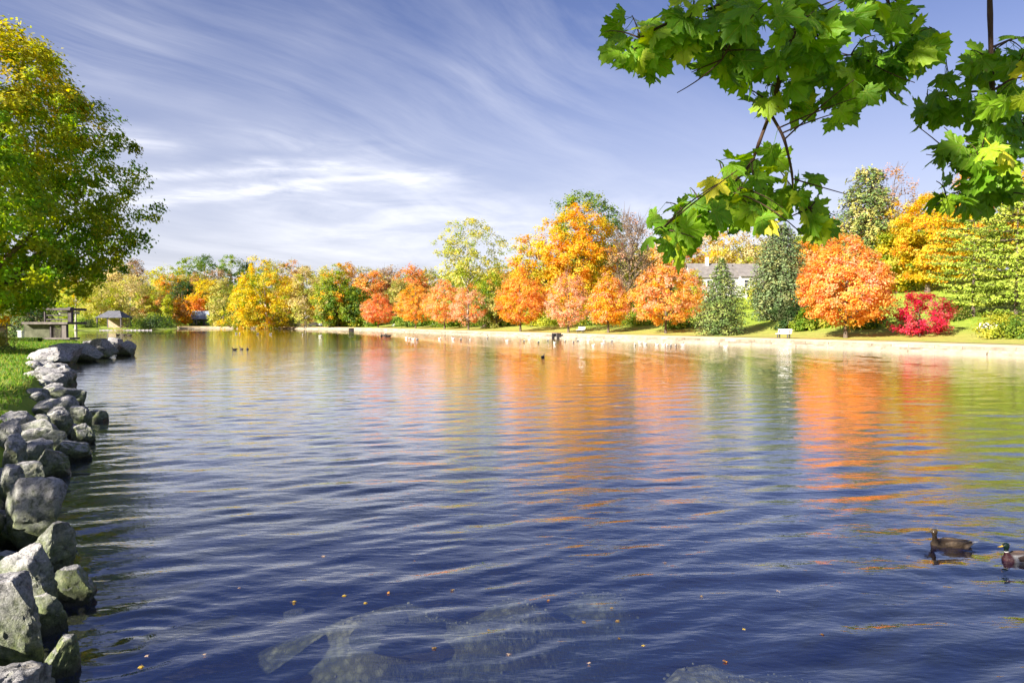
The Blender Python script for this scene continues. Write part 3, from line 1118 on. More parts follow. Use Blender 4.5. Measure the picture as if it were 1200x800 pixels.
for i, (px, d, yt, wp, cols, lab, kw) in enumerate(ROW):
    b, H, R = spot(px, d, yt, wp)
    kk = dict(shape='egg', clumps=330, per=44, leaf=0.25, crad=0.44, cb=0.13, trunk_r=0.19, seed=20 + i, limbs=18, lump=0.09, inner=0.26)
    kk.update(kw)
    grad = None
    if i in (4, 6, 7, 8):      # gold low down
        grad = ([('gold', 1.0)], lambda c: np.clip(0.75 - c[:, 2] * 1.9, 0, 0.75))
    deciduous('maple_tree', lab, 'tree', b, H * 0.985, R * 0.93, cols, group='autumn maples along the far wall', grad=grad, **kk)

# crimson japanese maple
b, H, R = spot(1078, 68.5, 341, 80)
deciduous('japanese_maple', 'low spreading crimson maple, the only deep red tree on the right lawn', 'tree', b, H, R * 0.9, 'crimson', shape='dome',
          clumps=150, per=60, leaf=0.19, crad=0.36, cb=0.08, trunk_r=0.10, seed=41, limbs=24, lump=0.16, inner=0.32, up=1.0)

# conifers on the right lawn
b, H, R = spot(845, 86, 299, 62)
conifer('spruce_tree', 'small dense green spruce between the peach maple and the lawn gap', 'tree', b, H, R * 1.0, 'spruce', seed=1, whorls=32, per=17, spray=30, leaf=0.27, shape='fatcone')
b, H, R = spot(914, 97, 259, 82)
conifer('spruce_tree', 'tall blue green spruce behind the sunny slope, right of the white house', 'tree', b, H, R * 0.95, 'bluespruce', seed=2, whorls=34, per=17, spray=38, leaf=0.38, shape='dome', droop=0.35, flatz=0.25)
b, H, R = spot(1140, 76, 250, 100)
conifer('pine_tree', 'pale yellow green white pine with layered boughs, behind the crimson maple', 'tree', b, H, R, 'pine', seed=3, whorls=14, per=11, spray=85, leaf=0.32, shape='column', droop=0.02, flatz=0.10, gap=0.14, jitter=.12, upturn=0.1)
b, H, R = spot(1190, 70, 222, 110)
conifer('pine_tree', 'tall bright white pine at the right edge of the lawn', 'tree', b, H, R, 'pine', seed=4, whorls=16, per=11, spray=85, leaf=0.32, shape='column', droop=0.04, flatz=0.10, gap=0.14, jitter=.12, upturn=0.1)
b, H, R = spot(1250, 62, 235, 120)
conifer('pine_tree', 'white pine reaching in from beyond the right edge', 'tree', b, H, R, 'pine', seed=5, whorls=14, per=11, spray=85, leaf=0.32, shape='column', droop=0.04, flatz=0.10, gap=0.14, jitter=.12, upturn=0.1)
b, H, R = spot(1014, 104, 193, 74)
conifer('cypress_tree', 'tallest olive green conifer rising behind the largest orange maple', 'tree', b, H, R, [('olive', .35), ('spruce', .65)], seed=6, whorls=34, per=13, spray=50, leaf=0.42, shape='column', droop=0.3, flatz=0.3, gap=0.1, jitter=.12)

# big trees behind the row
BACK = [  # name, label, px, d, ytop, wpx, cols, kwargs
    ('poplar_tree', 'tall airy pale green poplar with sky showing through, above the pink maple', 548, 168, 254, 92, [('palegreen', .8), ('yellowgreen', .2)],
     dict(shape='vase', clumps=210, per=46, leaf=0.50, crad=0.95, cb=0.10, trunk_r=0.42, bark='pale_bark', lump=0.34, limbs=30, inner=0.42)),
    ('oak_tree', 'dark green topped tree rising behind the great golden tree', 684, 142, 226, 92, [('midgreen', .8), ('green', .2)],
     dict(shape='round', clumps=262, per=60, leaf=0.46, crad=0.95, cb=0.15, trunk_r=0.5)),
    ('maple_tree', 'great golden orange maple towering behind the row of small maples', 676, 131, 240, 92, [('gold', .55), ('yellow', .45)],
     dict(shape='round', clumps=367, per=66, leaf=0.40, crad=0.8, cb=0.10, trunk_r=0.5, lump=0.26)),
    ('maple_tree', 'lower yellow shoulder tree on the left of the great golden tree', 624, 136, 276, 66, [('gold', .5), ('yellow', .3), ('yellowgreen', .2)],
     dict(shape='round', clumps=227, per=60, leaf=0.40, crad=0.75, cb=0.08, trunk_r=0.35)),
    ('ash_tree', 'nearly bare brown grey tree right of the great golden tree', 736, 126, 248, 62, [('brown', .8), ('pink', .2)],
     dict(shape='vase', clumps=122, per=22, leaf=0.32, crad=0.8, cb=0.12, trunk_r=0.32, bare=16, limbs=46)),
    ('elm_tree', 'small bright yellow green tree between the poplar and the orange red maple', 577, 148, 318, 44, [('yellowgreen', .6), ('midgreen', .4)],
     dict(shape='round', clumps=122, per=60, leaf=0.40, crad=0.7, cb=0.05, trunk_r=0.22)),
    ('shade_tree', 'dim olive shrub tree filling the gap under the bare end of the pink maple', 582, 142, 345, 46, [('olive', .6), ('green', .4)],
     dict(shape='round', clumps=87, per=60, leaf=0.40, crad=0.7, cb=0.03, trunk_r=0.18)),
    ('birch_tree', 'pale yellow tree behind the white house', 838, 150, 262, 76, [('straw', .5), ('yellow', .5)],
     dict(shape='round', clumps=157, per=44, leaf=0.46, crad=0.9, cb=0.15, trunk_r=0.3, lump=0.3)),
    ('birch_tree', 'pale gold tree between the bare tree and the white house', 786, 140, 278, 62, [('straw', .5), ('gold', .3), ('pink', .2)],
     dict(shape='round', clumps=140, per=44, leaf=0.44, crad=0.8, cb=0.12, trunk_r=0.28, lump=0.3)),
    ('birch_tree', 'straw coloured tree seen over the roof of the white house', 880, 146, 280, 66, [('straw', .6), ('yellowgreen', .4)],
     dict(shape='round', clumps=140, per=44, leaf=0.44, crad=0.9, cb=0.12, trunk_r=0.28, lump=0.3)),
    ('elm_tree', 'small yellow green tree in front of the left end of the white house', 812, 113, 316, 30, [('yellowgreen', .6), ('gold', .4)],
     dict(shape='round', clumps=100, per=50, leaf=0.30, crad=0.5, cb=0.05, trunk_r=0.15)),
    ('oak_tree', 'rusty thinning crown right behind the tallest olive conifer', 1040, 118, 194, 66, [('rust', .55), ('pink', .3), ('brown', .15)],
     dict(shape='vase', clumps=105, per=28, leaf=0.36, crad=0.8, cb=0.2, trunk_r=0.35, bare=9, limbs=34)),
    ('maple_tree', 'tall clear yellow tree between the orange maple and the pines', 1086, 96, 228, 92, [('yellow', .75), ('gold', .25)],
     dict(shape='round', clumps=350, per=64, leaf=0.32, crad=0.62, cb=0.10, trunk_r=0.32, lump=0.28)),
    ('maple_tree', 'yellow green tree in the dip behind the orange maple', 1050, 100, 268, 66, [('yellowgreen', .6), ('yellow', .3), ('midgreen', .1)],
     dict(shape='round', clumps=210, per=60, leaf=0.34, crad=0.65, cb=0.05, trunk_r=0.28)),
    ('maple_tree', 'orange tree behind the tall blue green spruce', 962, 112, 258, 60, [('orange', .5), ('gold', .5)],
     dict(shape='round', clumps=140, per=50, leaf=0.38, crad=0.7, cb=0.1, trunk_r=0.28)),
    ('maple_tree', 'golden crown above the pines at the right', 1150, 108, 196, 90, [('gold', .5), ('yellowgreen', .5)],
     dict(shape='round', clumps=227, per=56, leaf=0.36, crad=0.75, cb=0.1, trunk_r=0.35)),
    ('maple_tree', 'yellow green crown at the right edge above the pines', 1215, 104, 190, 100, [('yellowgreen', .7), ('gold', .3)],
     dict(shape='round', clumps=227, per=56, leaf=0.36, crad=0.75, cb=0.1, trunk_r=0.35)),
    # far shore, left of the maples
    ('oak_tree', 'rusty red crown peeping over the second and third maples of the row', 485, 225, 307, 36, [('rust', .7), ('redorange', .3)],
     dict(shape='round', clumps=105, per=44, leaf=0.62, crad=1.0, cb=0.1, trunk_r=0.35)),
    ('ash_tree', 'brown hazy tree left of the rusty red crown', 458, 232, 314, 46, [('brown', .7), ('olive', .3)],
     dict(shape='round', clumps=105, per=40, leaf=0.62, crad=1.2, cb=0.1, trunk_r=0.35, bare=4)),
    ('maple_tree', 'muted orange tree behind the coral red maple', 436, 226, 318, 36, [('rust', .3), ('orange', .7)],
     dict(shape='round', clumps=105, per=44, leaf=0.62, crad=1.0, cb=0.1, trunk_r=0.35)),
    ('shade_tree', 'grey olive tree above the gap between the coral and golden maples', 468, 215, 328, 34, [('olive', .8), ('brown', .2)],
     dict(shape='round', clumps=87, per=44, leaf=0.62, crad=1.0, cb=0.1, trunk_r=0.3)),
    ('elm_tree', 'green tree flecked with yellow and orange, left of the coral maple', 396, 204, 309, 54, [('midgreen', .45), ('yellowgreen', .3), ('gold', .25)],
     dict(shape='egg', clumps=210, per=52, leaf=0.52, crad=0.95, cb=0.05, trunk_r=0.34)),
    ('elm_tree', 'dark green bushy tree close behind the coral maple', 418, 202, 338, 34, [('green', .7), ('midgreen', .3)],
     dict(shape='round', clumps=122, per=50, leaf=0.5, crad=0.8, cb=0.03, trunk_r=0.25)),
    ('willow_tree', 'pale straw green willow with white trunk on the far shore', 358, 209, 310, 46, [('straw', .45), ('palegreen', .55)],
     dict(shape='egg', clumps=192, per=46, leaf=0.5, crad=0.9, cb=0.10, trunk_r=0.42, bark='pale_bark', limbs=26)),
    ('elm_tree', 'tall green tree with a dark straight trunk beside the pale willow', 386, 202, 322, 36, [('midgreen', .6), ('olive', .4)],
     dict(shape='egg', clumps=140, per=50, leaf=0.5, crad=0.8, cb=0.08, trunk_r=0.35)),
    ('sycamore_tree', 'big bright yellow tree with a leaning trunk at the far water edge', 315, 211, 297, 76, [('yellow', .75), ('yellowgreen', .25)],
     dict(shape='egg', clumps=332, per=56, leaf=0.52, crad=0.95, cb=0.07, trunk_r=0.55, lump=0.24, lean=(-2.6, 0), bark='pale_bark')),
    ('sycamore_tree', 'smaller yellow tree left beside the big yellow one', 283, 216, 330, 40, [('yellow', .5), ('yellowgreen', .5)],
     dict(shape='egg', clumps=140, per=50, leaf=0.52, crad=0.85, cb=0.05, trunk_r=0.28)),
    ('willow_tree', 'drooping olive willow above the white benches', 262, 232, 326, 42, [('olive', .5), ('palegreen', .5)],
     dict(shape='dome', clumps=157, per=52, leaf=0.55, crad=0.9, cb=0.02, trunk_r=0.3)),
    ('maple_tree', 'fiery orange red tree above the small grey roof', 229, 262, 347, 26, [('orange', .6), ('gold', .4)],
     dict(shape='round', clumps=105, per=44, leaf=0.6, crad=0.8, cb=0.1, trunk_r=0.3)),
    ('maple_tree', 'rusty gold bushy tree in front of the small grey roof', 212, 240, 350, 28, [('rust', .5), ('gold', .5)],
     dict(shape='round', clumps=105, per=46, leaf=0.55, crad=0.8, cb=0.02, trunk_r=0.25)),
    ('elm_tree', 'mixed green and rust tree standing behind the mound', 184, 236, 340, 40, [('rust', .3), ('yellowgreen', .4), ('olive', .3)],
     dict(shape='round', clumps=140, per=46, leaf=0.55, crad=0.9, cb=0.03, trunk_r=0.28)),
    ('poplar_tree', 'slim lime green tree right beside the mound', 197, 229, 346, 12, [('yellowgreen', 1)],
     dict(shape='column', clumps=70, per=40, leaf=0.5, crad=0.5, cb=0.02, trunk_r=0.15)),
    ('willow_tree', 'pale straw willow behind the dark roofed pavilion', 152, 236, 322, 56, [('straw', .6), ('palegreen', .4)],
     dict(shape='egg', clumps=175, per=46, leaf=0.55, crad=1.1, cb=0.03, trunk_r=0.35, bark='pale_bark')),
    ('elm_tree', 'olive gold tree at the left end of the far shore', 118, 232, 330, 50, [('olive', .5), ('yellowgreen', .5)],
     dict(shape='round', clumps=140, per=46, leaf=0.55, crad=1.0, cb=0.03, trunk_r=0.3)),
]
for i, (nm, lab, px, d, yt, wp, cols, kw) in enumerate(BACK):
    b, H, R = spot(px, d, yt, wp)
    deciduous(nm, lab, 'tree', b, H, R, cols, seed=100 + i, **kw)

# wooded hill beyond the far shore: the trees one can tell apart along its crest, then the rest
HILL = [
    (140, 300, 308, 30, 'straw', 'pale hill tree farthest left on the wooded hill'), (160, 330, 304, 20, 'brown', 'bare grey hill tree standing above the skyline at the left'),
    (176, 300, 318, 36, 'olive', 'brown olive hill tree below the bare one'), (204, 292, 310, 40, 'yellowgreen', 'gold green hill tree left of the round green ones'),
    (224, 320, 302, 34, 'midgreen', 'round green hill tree on the crest, left of two'), (241, 335, 300, 30, 'green', 'dark round hill tree on the crest with a flat top'),
    (272, 332, 299, 30, 'midgreen', 'round green hill tree standing highest on the crest'), (291, 340, 307, 18, 'darkconifer', 'dark hill tree right of the highest crest tree'),
    (196, 282, 322, 36, [('gold', .5), ('olive', .5)], 'orange gold hill tree under the crest'), (232, 285, 320, 40, [('rust', .4), ('olive', .6)], 'rust brown hill tree midway up the slope'),
    (257, 290, 316, 36, 'brown', 'brown hazy hill tree under the highest crest tree'), (246, 268, 328, 34, 'yellow', 'yellow hill tree low on the slope behind the willow'),
    (168, 268, 334, 34, 'olive', 'olive hill tree low on the left slope'), (340, 285, 304, 26, [('rust', .6), ('olive', .4)], 'rusty brown hill tree behind the big yellow tree'),
    (357, 300, 312, 30, 'straw', 'straw hill tree behind the pale willow'), (378, 285, 312, 34, 'palegreen', 'pale hill tree over the gap left of the orange flecked tree'),
    (404, 272, 307, 32, [('rust', .5), ('gold', .5)], 'rust orange hill tree behind the flecked green tree'), (424, 280, 314, 36, 'olive', 'olive hill tree behind the muted orange tree'),
    (448, 290, 316, 34, 'brown', 'grey brown hill tree over the coral maple'), (304, 275, 316, 34, 'midgreen', 'green hill tree behind the left side of the big yellow tree'),
    (500, 262, 316, 34, 'olive', 'olive hill tree left of the tall poplar'), (215, 270, 330, 30, 'darkconifer', 'dark conifer coloured hill tree above the fiery orange one'),
    (276, 262, 335, 30, 'midgreen', 'mid green hill tree between the willow and the big yellow tree'), (322, 300, 306, 30, 'olive', 'olive crest tree just left behind the yellow top'),
    (132, 270, 332, 40, 'palegreen', 'pale green hill tree over the pavilion roof'), (100, 290, 316, 46, 'olive', 'olive hill tree seen past the hanging edge of the big shore tree'),
]
for i, (px, d, yt, wp, cols, lab) in enumerate(HILL):
    b, H, R = spot(px, d, yt, wp)
    H2 = min(H, 17)
    b = (b[0], b[1], b[2] + H - H2)
    b = (b[0], b[1], min(b[2], hgt(b[0], b[1])))
    kw = dict(clumps=110, per=38, leaf=0.68, crad=1.1, cb=0.03, trunk_r=0.3, limbs=8)
    if cols == 'brown':
        kw.update(bare=5, per=22, limbs=24)
    deciduous('hill_tree', lab, 'tree', b, at(px, yt, d)[2] - b[2], R * 1.1, cols, shape='round', seed=300 + i, group='trees on the wooded hill', **kw)

# undergrowth and woods that read as one mass behind the trees told apart above
def wood_mass(name, pts, cols, seed, hmin, hmax, leaf=0.8, per=46):
    r = np.random.default_rng(seed)
    P = np.array(pts)
    n = len(P)
    z = height(P[:, 0], P[:, 1])
    k = 22
    Hh = r.uniform(hmin, hmax, n)
    cc = palette(r, n, cols)
    idx = np.repeat(np.arange(n), k)
    v = r.normal(size=(n * k, 3))
    v /= np.linalg.norm(v, axis=1)[:, None]
    v *= (r.uniform(0.5, 1, n * k) ** 0.5)[:, None]
    C = np.column_stack([P[idx, 0] + v[:, 0] * Hh[idx] * 0.36, P[idx, 1] + v[:, 1] * Hh[idx] * 0.36, z[idx] + Hh[idx] * 0.54 + v[:, 2] * Hh[idx] * 0.48])
    j = np.repeat(np.arange(n * k), per)
    L = C[j] + r.normal(0, 1, (len(j), 3)) * (Hh[idx][j] * 0.085)[:, None]
    nn = v[j] + r.normal(0, 0.6, L.shape) + np.array([0, 0, 0.4])
    nn /= np.linalg.norm(nn, axis=1)[:, None]
    V, T = leaf_quads(L, nn, leaf, r)
    lc = np.clip(cc[idx][j] * (1 + r.normal(0, 0.16, (len(j), 1))), 0.01, 0.8)
    return link(name, np_mesh(name, V, tris=T, mat=M['leaf'], col=np.repeat(lc, 4, 0)), kind='stuff', label='dense autumn woods behind the trees of the far shore', cat='woods')


r_ = np.random.default_rng(77)
pts = []
while len(pts) < 150:
    px, d = r_.uniform(60, 1330), r_.uniform(110, 330)
    x = (px - 600) / FOC * d
    s = sdist([x], [d])[0]
    if 38 < s < 150 and not (790 < px < 930 and d < 150) and d > 90:
        pts.append((x, d))
wood_mass('woods', pts, [('olive', .3), ('midgreen', .25), ('brown', .1), ('rust', .05), ('yellowgreen', .3)], 78, 8, 13)

# shrubs
SHR = [
    (923, 86, 353, 34, 'darkconifer', 'dark round bush at the foot of the tall blue green spruce', 0.9),
    (944, 83, 362, 26, 'midgreen', 'green bush beside the dark round one on the slope', 1),
    (886, 108, 330, 44, [('yellowgreen', .7), ('midgreen', .3)], 'yellow green bushes below the white house porch', 1),
    (1018, 79, 363, 60, [('green', .5), ('yellowgreen', .5)], 'low dark green hedge bush behind the largest orange maple', 1),
    (1112, 76, 352, 44, [('green', .6), ('olive', .4)], 'grey green bush right behind the crimson maple', 1),
    (1168, 62, 366, 46, [('yellowgreen', .8), ('pine', .2)], 'bright yellow green bush under the pines', 1),
    (1196, 60, 360, 40, [('green', .6), ('midgreen', .4)], 'dark bush under the rightmost pine', 1),
    (965, 84, 370, 30, [('yellowgreen', .5), ('midgreen', .5)], 'low lime bush left behind the trunk of the largest orange maple', 1),
    (700, 122, 364, 70, [('yellowgreen', .5), ('green', .5)], 'green hedge showing under the rosy maple', 1),
    (755, 112, 362, 60, [('yellowgreen', .5), ('midgreen', .5)], 'green hedge left under the peach maple', 1),
    (800, 101, 366, 46, [('green', .7), ('midgreen', .3)], 'dark shaded bush under the peach maple', 1),
    (640, 134, 364, 50, [('yellowgreen', .7), ('midgreen', .3)], 'light green hedge right of the orange red maple', 1),
    (576, 150, 366, 46, [('green', .7), ('olive', .3)], 'dark green hedge behind the pink maple', 1),
    (530, 163, 368, 50, [('green', .7), ('midgreen', .3)], 'dark green hedge under the third maple', 1),
    (490, 180, 368, 50, [('green', .7), ('midgreen', .3)], 'dark green hedge under the golden maple', 1),
    (430, 203, 369, 40, [('green', .5), ('yellowgreen', .5)], 'green bushes left under the coral maple', 1),
    (400, 208, 370, 40, [('midgreen', .5), ('yellowgreen', .5)], 'light green bushes right of the parked cars', 1),
    (330, 226, 372, 44, [('midgreen', .5), ('olive', .5)], 'olive bushes behind the leaning trunk', 1),
    (268, 240, 371, 36, [('green', .6), ('olive', .4)], 'dark bushes behind the white benches', 1),
    (232, 250, 372, 20, [('green', .8), ('olive', .2)], 'dark bush right of the small grey roofed house', 1),
]
for i, (px, d, yt, wp, cols, lab, fl) in enumerate(SHR):
    b, H, R = spot(px, d, yt, wp)
    shrub('bush', lab, 'bush', b, max(H, 0.8), R, cols, seed=i, leaf=0.26 * d / 100 + 0.05, clumps=34, flat=0.7)

# --- the big shore tree at the left
d = 38.5
bx, by = -31.4, 39.5
b = (bx, by, hgt(bx, by) - 0.05)
Htop = at(15, 14, 38)[2] - b[2]
deciduous('linden_tree', 'huge leafy shore tree filling the left edge, yellow at the top and green below', 'tree', b, Htop * 1.04, 8.5,
          'fresh', shape='broad', clumps=1300, per=95, leaf=0.24, crad=0.52, cb=0.115, trunk_r=0.62, seed=501, limbs=26, lump=0.13, inner=0.36,
          grad=([('yellow', .75), ('yellowgreen', .25)], lambda c: np.clip((c[:, 2] - 0.48) * 1.7 + 0.42 * np.sin(c[:, 2] * 15 + c[:, 0] * 6) * np.cos(c[:, 1] * 7 + c[:, 2] * 6), 0.03, 0.95)), jitter=0.12, sep=True)

# trees of the same bank standing beyond the left edge: they shade the bank
for i, (x, y, H, R, lab) in enumerate([(-17.3, -0.2, 13, 4.4, 'leafy green bank tree shading the nearest boulders'),
                                       (-21.5, 9.0, 14, 6.0, 'leafy green bank tree shading the middle of the boulder shore'),
                                       (-52.0, 27.0, 15, 6.0, 'leafy green bank tree shading the foot of the huge shore tree')]):
    deciduous('linden_tree', lab, 'tree', (x, y, hgt(x, y) - .05), H, R, [('green', .6), ('midgreen', .4)], shape='egg', clumps=140, per=62, leaf=0.30,
              crad=0.75, cb=0.12, trunk_r=0.4, seed=520 + i, group='trees along the near bank')

# small yellow tree, dark conifer and birch around the landing stage
b, H, R = spot(-8, 44, 296, 46)
deciduous('maple_tree', 'small yellow tree at the left edge under the huge shore tree', 'tree', b, H, R, [('yellow', .8), ('gold', .2)], clumps=40, per=46,
          leaf=0.17, crad=0.35, cb=0.1, trunk_r=0.08, seed=530)
b, H, R = spot(36, 71, 306, 70)
conifer('hemlock_tree', 'dark green drooping conifer behind the wooden landing stage', 'tree', b, H, R, 'darkconifer', seed=12, whorls=24, per=12, spray=34, leaf=0.26,
        shape='dome', droop=0.55, flatz=0.1)
b, H, R = spot(89, 178, 330, 34)
deciduous('birch_tree', 'pale birch trunk standing by the water right of the landing stage', 'tree', b, H, R, [('yellowgreen', .6), ('yellow', .4)], clumps=40, per=40, leaf=0.4,
          crad=0.7, cb=0.5, trunk_r=0.28, seed=531, bark='pale_bark')


# ------------------------------------------------------------------ boulders of the near bank
def make_rock(seed, size, boxy=0.5, cuts=18, rough=0.05, sub=4):
    """angular weathered boulder: a rounded block broken along planes, base at z = 0"""
    import bmesh
    r = np.random.default_rng(seed)
    bm = bmesh.new()
    bmesh.ops.create_icosphere(bm, subdivisions=sub, radius=1.0)
    V = np.array([v.co for v in bm.verts])
    F = np.array([[v.index for v in f.verts] for f in bm.faces])
    bm.free()
    p = 2 + 5 * boxy
    V = V / (np.abs(V) ** p).sum(1)[:, None] ** (1 / p)
    for _ in range(cuts):
        nrm = r.normal(size=3) * np.array([1, 1, 0.8])
        nrm /= np.linalg.norm(nrm)
        dd = r.uniform(0.56, 0.90) * (V @ nrm).max()
        over = np.clip(V @ nrm - dd, 0, None)
        V = V - over[:, None] * nrm * 0.93
    sz = np.array(size) / 2
    W = V * sz
    sc_ = float(np.mean(sz))
    N1, N2, N3 = SinNoise(seed, 2.6 / sc_, 2), SinNoise(seed + 1, 8 / sc_, 2), SinNoise(seed + 2, 22 / sc_, 2)
    N4 = SinNoise(seed + 3, 4.5 / sc_, 2)
    d = rough * sc_ * (0.5 * N1(W) + 0.45 * N2(W) - 0.4 * np.abs(N2(W * 1.3)) + 0.5 * N3(W) - 1.3 * np.exp(-(N4(W) / 0.05) ** 2))
    lay = W[:, 2] / (sz[2] * r.uniform(.38, .6)) + 0.35 * N1(W) + r.uniform(0, 1)          # bedding planes
    fr_ = lay - np.floor(lay)
    d -= rough * sc_ * 1.5 * np.exp(-(np.minimum(fr_, 1 - fr_) / 0.09) ** 2) * (np.abs(V[:, 2]) < 0.8)
    W = W + V / (np.linalg.norm(V, axis=1)[:, None] + 1e-9) * d[:, None]
    W[:, 2] -= W[:, 2].min()
    me = np_mesh('boulder', W, tris=F, mat=M['rock'], smooth=True)
    me.set_sharp_from_angle(angle=radians(34))
    return me


# px centre, bottom y, width px, height px, base height, tilt, boxy, label
ROCKS = [
    (140, 417, 28, 19, 0.0, .5, 'dark boulder at the very tip of the rocky point'),
    (117, 420, 27, 22, 0.0, .4, 'rounded dark boulder second from the tip of the rocky point'),
    (93, 424, 30, 20, 0.0, .5, 'grey blue boulder in the middle of the rocky point'),
    (70, 428, 36, 25, 0.0, .4, 'tall grey boulder where the rocky point meets the lawn'),
    (46, 431, 40, 22, 0.15, .5, 'pale lilac boulder with a sloping top at the lawn end of the point'),
    (36, 433, 34, 8, 0.2, .7, 'low flat slab in the grass below the pale lilac boulder'),
    (42, 457, 66, 23, 0.1, .45, 'broad humped boulder with a sunlit top below the rocky point'),
    (70, 452, 24, 22, 0.0, .5, 'squarish boulder right behind the broad humped one'),
    (64, 475, 42, 17, 0.0, .5, 'flat layered boulder at the water below the broad humped one'),
    (34, 475, 32, 14, 0.25, .4, 'small rounded grey boulder beside the grass edge'),
    (88, 474, 18, 13, 0.0, .5, 'small block at the outer end of the flat layered boulder'),
    (53, 486, 44, 14, 0.25, .6, 'long thin slab lying on the boulders near the grass edge'),
    (15, 506, 40, 24, 0.35, .5, 'wide grey block at the left edge just below the grass'),
    (38, 508, 24, 28, 0.2, .5, 'narrow upright grey block in the middle of the boulder wall'),
    (59, 506, 30, 26, 0.15, .5, 'pale cracked block next to the narrow upright one'),
    (84, 508, 32, 28, 0.0, .5, 'pale upright block at the water with a mossy foot'),
    (109, 496, 26, 14, -0.03, .2, 'dark wet stone lying out in the water, farthest from the bank'),
    (91, 519, 26, 21, 0.0, .3, 'brown boulder at the water under the pale upright block'),
    (75, 540, 38, 20, 0.0, .3, 'low green brown boulder poking into the water'),
    (40, 533, 52, 28, 0.12, .5, 'mossy green block in the lower course of the boulder wall'),
    (7, 545, 26, 34, 0.3, .5, 'tall grey boulder cut by the left edge above the big square block'),
    (41, 558, 44, 32, 0.05, .4, 'dark mossy boulder above the little wet stone'),
    (31, 575, 34, 32, 0.1, .7, 'green streaked square block beside the little wet stone'),
    (47, 583, 27, 18, -0.02, .3, 'little wet stone alone at the foot of the green streaked block'),
    (10, 573, 34, 24, 0.35, .5, 'grey lilac boulder directly above the big square block'),
    (5, 519, 24, 24, 0.45, .4, 'small rounded boulder at the left edge in the second course'),
    (22, 640, 66, 76, 0.06, .75, 'biggest square pale block, flat topped, upper of the two nearest'),
    (56, 676, 46, 58, -0.02, .35, 'jagged mossy boulder leaning against the biggest square block'),
    (84, 652, 24, 9, -0.03, .2, 'thin wet stone just breaking the water below the jagged one'),
    (18, 728, 62, 84, 0.12, .6, 'large block with sun flecks on top, below the biggest square block'),
    (76, 718, 64, 40, -0.05, .4, 'green wedge shaped boulder pointing out into the water'),
    (66, 752, 46, 50, -0.06, .4, 'rounded mossy boulder under the green wedge'),
    (20, 800, 66, 122, 0.0, .5, 'steep mossy slab dark with algae at the left edge'),
    (70, 810, 42, 58, -0.05, .4, 'brown wet boulder at the bottom edge by the ring ripples'),
]
for i, (px, yb, wp, hp, zb, bx_, lab) in enumerate(ROCKS):
    p = on_water(px, yb, zb)
    d = p[1]
    sc_ = d / FOC
    wx_, hz_ = wp * sc_ * (1.10 if yb < 560 else 1.05), hp * sc_
    dp = wx_ * rng.uniform(0.75, 1.0) * (0.8 if yb > 560 else 1)
    vis = hz_ * (1.0 if yb < 560 else 0.97)
    me = make_rock(700 + i, (wx_ * 1.08, dp * 1.08, vis + 0.25), bx_ * .6 + (.15 if yb < 560 else .35), 20, 0.034, 5 if yb > 500 else 4)
    link('boulder', me, None, (p[0] - (0.09 if yb > 640 else 0), p[1] + dp * 0.42, zb - 0.20), (rng.normal(0, .1), rng.normal(0, .1), rng.normal(0, .35)),
         label=lab, cat='boulder', group='boulders along the near bank')
# the sunlit topped one cut by the bottom edge
p = on_water(18, 800, 0.55)
link('boulder', make_rock(760, (0.46, 0.5, 0.6), .55, 8, .05, 5), None, (p[0] - 0.02, p[1] - 0.1, 0.02), (0, 0, .3), label='sunlit yellow lichened boulder top at the bottom left corner',
     cat='boulder', group='boulders along the near bank')
# fillers in the gaps, with no face of their own in the photo
fill_me = [make_rock(800 + k, (0.8, 0.7, 0.6), .4, 8, .06, 3) for k in range(5)]
rf = np.random.default_rng(91)
seg = resample(POLY[(POLY[:, 1] < 60) & (POLY[:, 0] < -3.0)], 0.55)
for k, (x, y) in enumerate(seg):
    if y < 3.0 or y > 58:
        continue
    if rf.uniform() < (0.45 if y > 12 else 0.95):
        sc_ = (0.52 if y > 11 else 0.36) + 0.022 * y + rf.uniform(-.12, .2)
        o_ = rf.uniform(-0.1, 1.0) + (0.75 if y < 11 else 0)
        q = np.array([x - 0.93 * o_ * (0.6 + .02 * y), y + 0.25 * o_])
        h0 = rf.uniform(-0.28, 0.12)
        link('boulder', fill_me[k % 5], None, (q[0], q[1], h0), (rf.normal(0, .2), rf.normal(0, .2), rf.uniform(0, 6.28)), (sc_, sc_, sc_ * .9),
             label='small grey boulder wedged in the gaps of the rocky near bank', cat='boulder', group='small boulders filling gaps in the near bank')

# stones under the water by the near shore
for k, (px, py, wm, lm, hm, lab) in enumerate([(434, 738, .34, .26, .16, 'flat tan slab under the shallow water'), (452, 722, .42, .22, .12, 'greenish flat stone under water behind the tan slab'),
                                               (345, 716, .22, .12, .08, 'small orange brown stone under water, leftmost of the sunken stones')]):
    p = on_water(px, py, -0.22)
    me = make_rock(840 + k, (wm, lm, hm), .6, 6, .04, 3)
    link('sunken_stone', me, None, (p[0], p[1], -0.22 - hm * 0.9), (0.05, -.05, .3 * k), label=lab, cat='stone', group='stones lying under the shallow water')
pv, pf, o = [], [], 0
base_me = make_rock(860, (1, 1, .7), .2, 5, .05, 1)
bv = np.array([v.co for v in base_me.vertices])
bf = np.array([list(f.vertices) for f in base_me.polygons])
for k in range(1500):
    cx, cy, rx, ry, hh = SHOALS[rf.integers(0, len(SHOALS))]
    x, y = cx + rf.normal(0, rx * .6), cy + rf.normal(0, ry * .6)
    if sdist([x], [y])[0] > -0.2:
        continue
    s_ = 0.010 + 0.035 * rf.uniform() ** 3
    a = rf.uniform(0, 6.28)
    v = bv * s_
    v = np.column_stack([v[:, 0] * cos(a) - v[:, 1] * sin(a), v[:, 0] * sin(a) + v[:, 1] * cos(a), v[:, 2]])
    pv.append((v, (x, y)))
    pf.append(bf + o)
    o += len(bv)
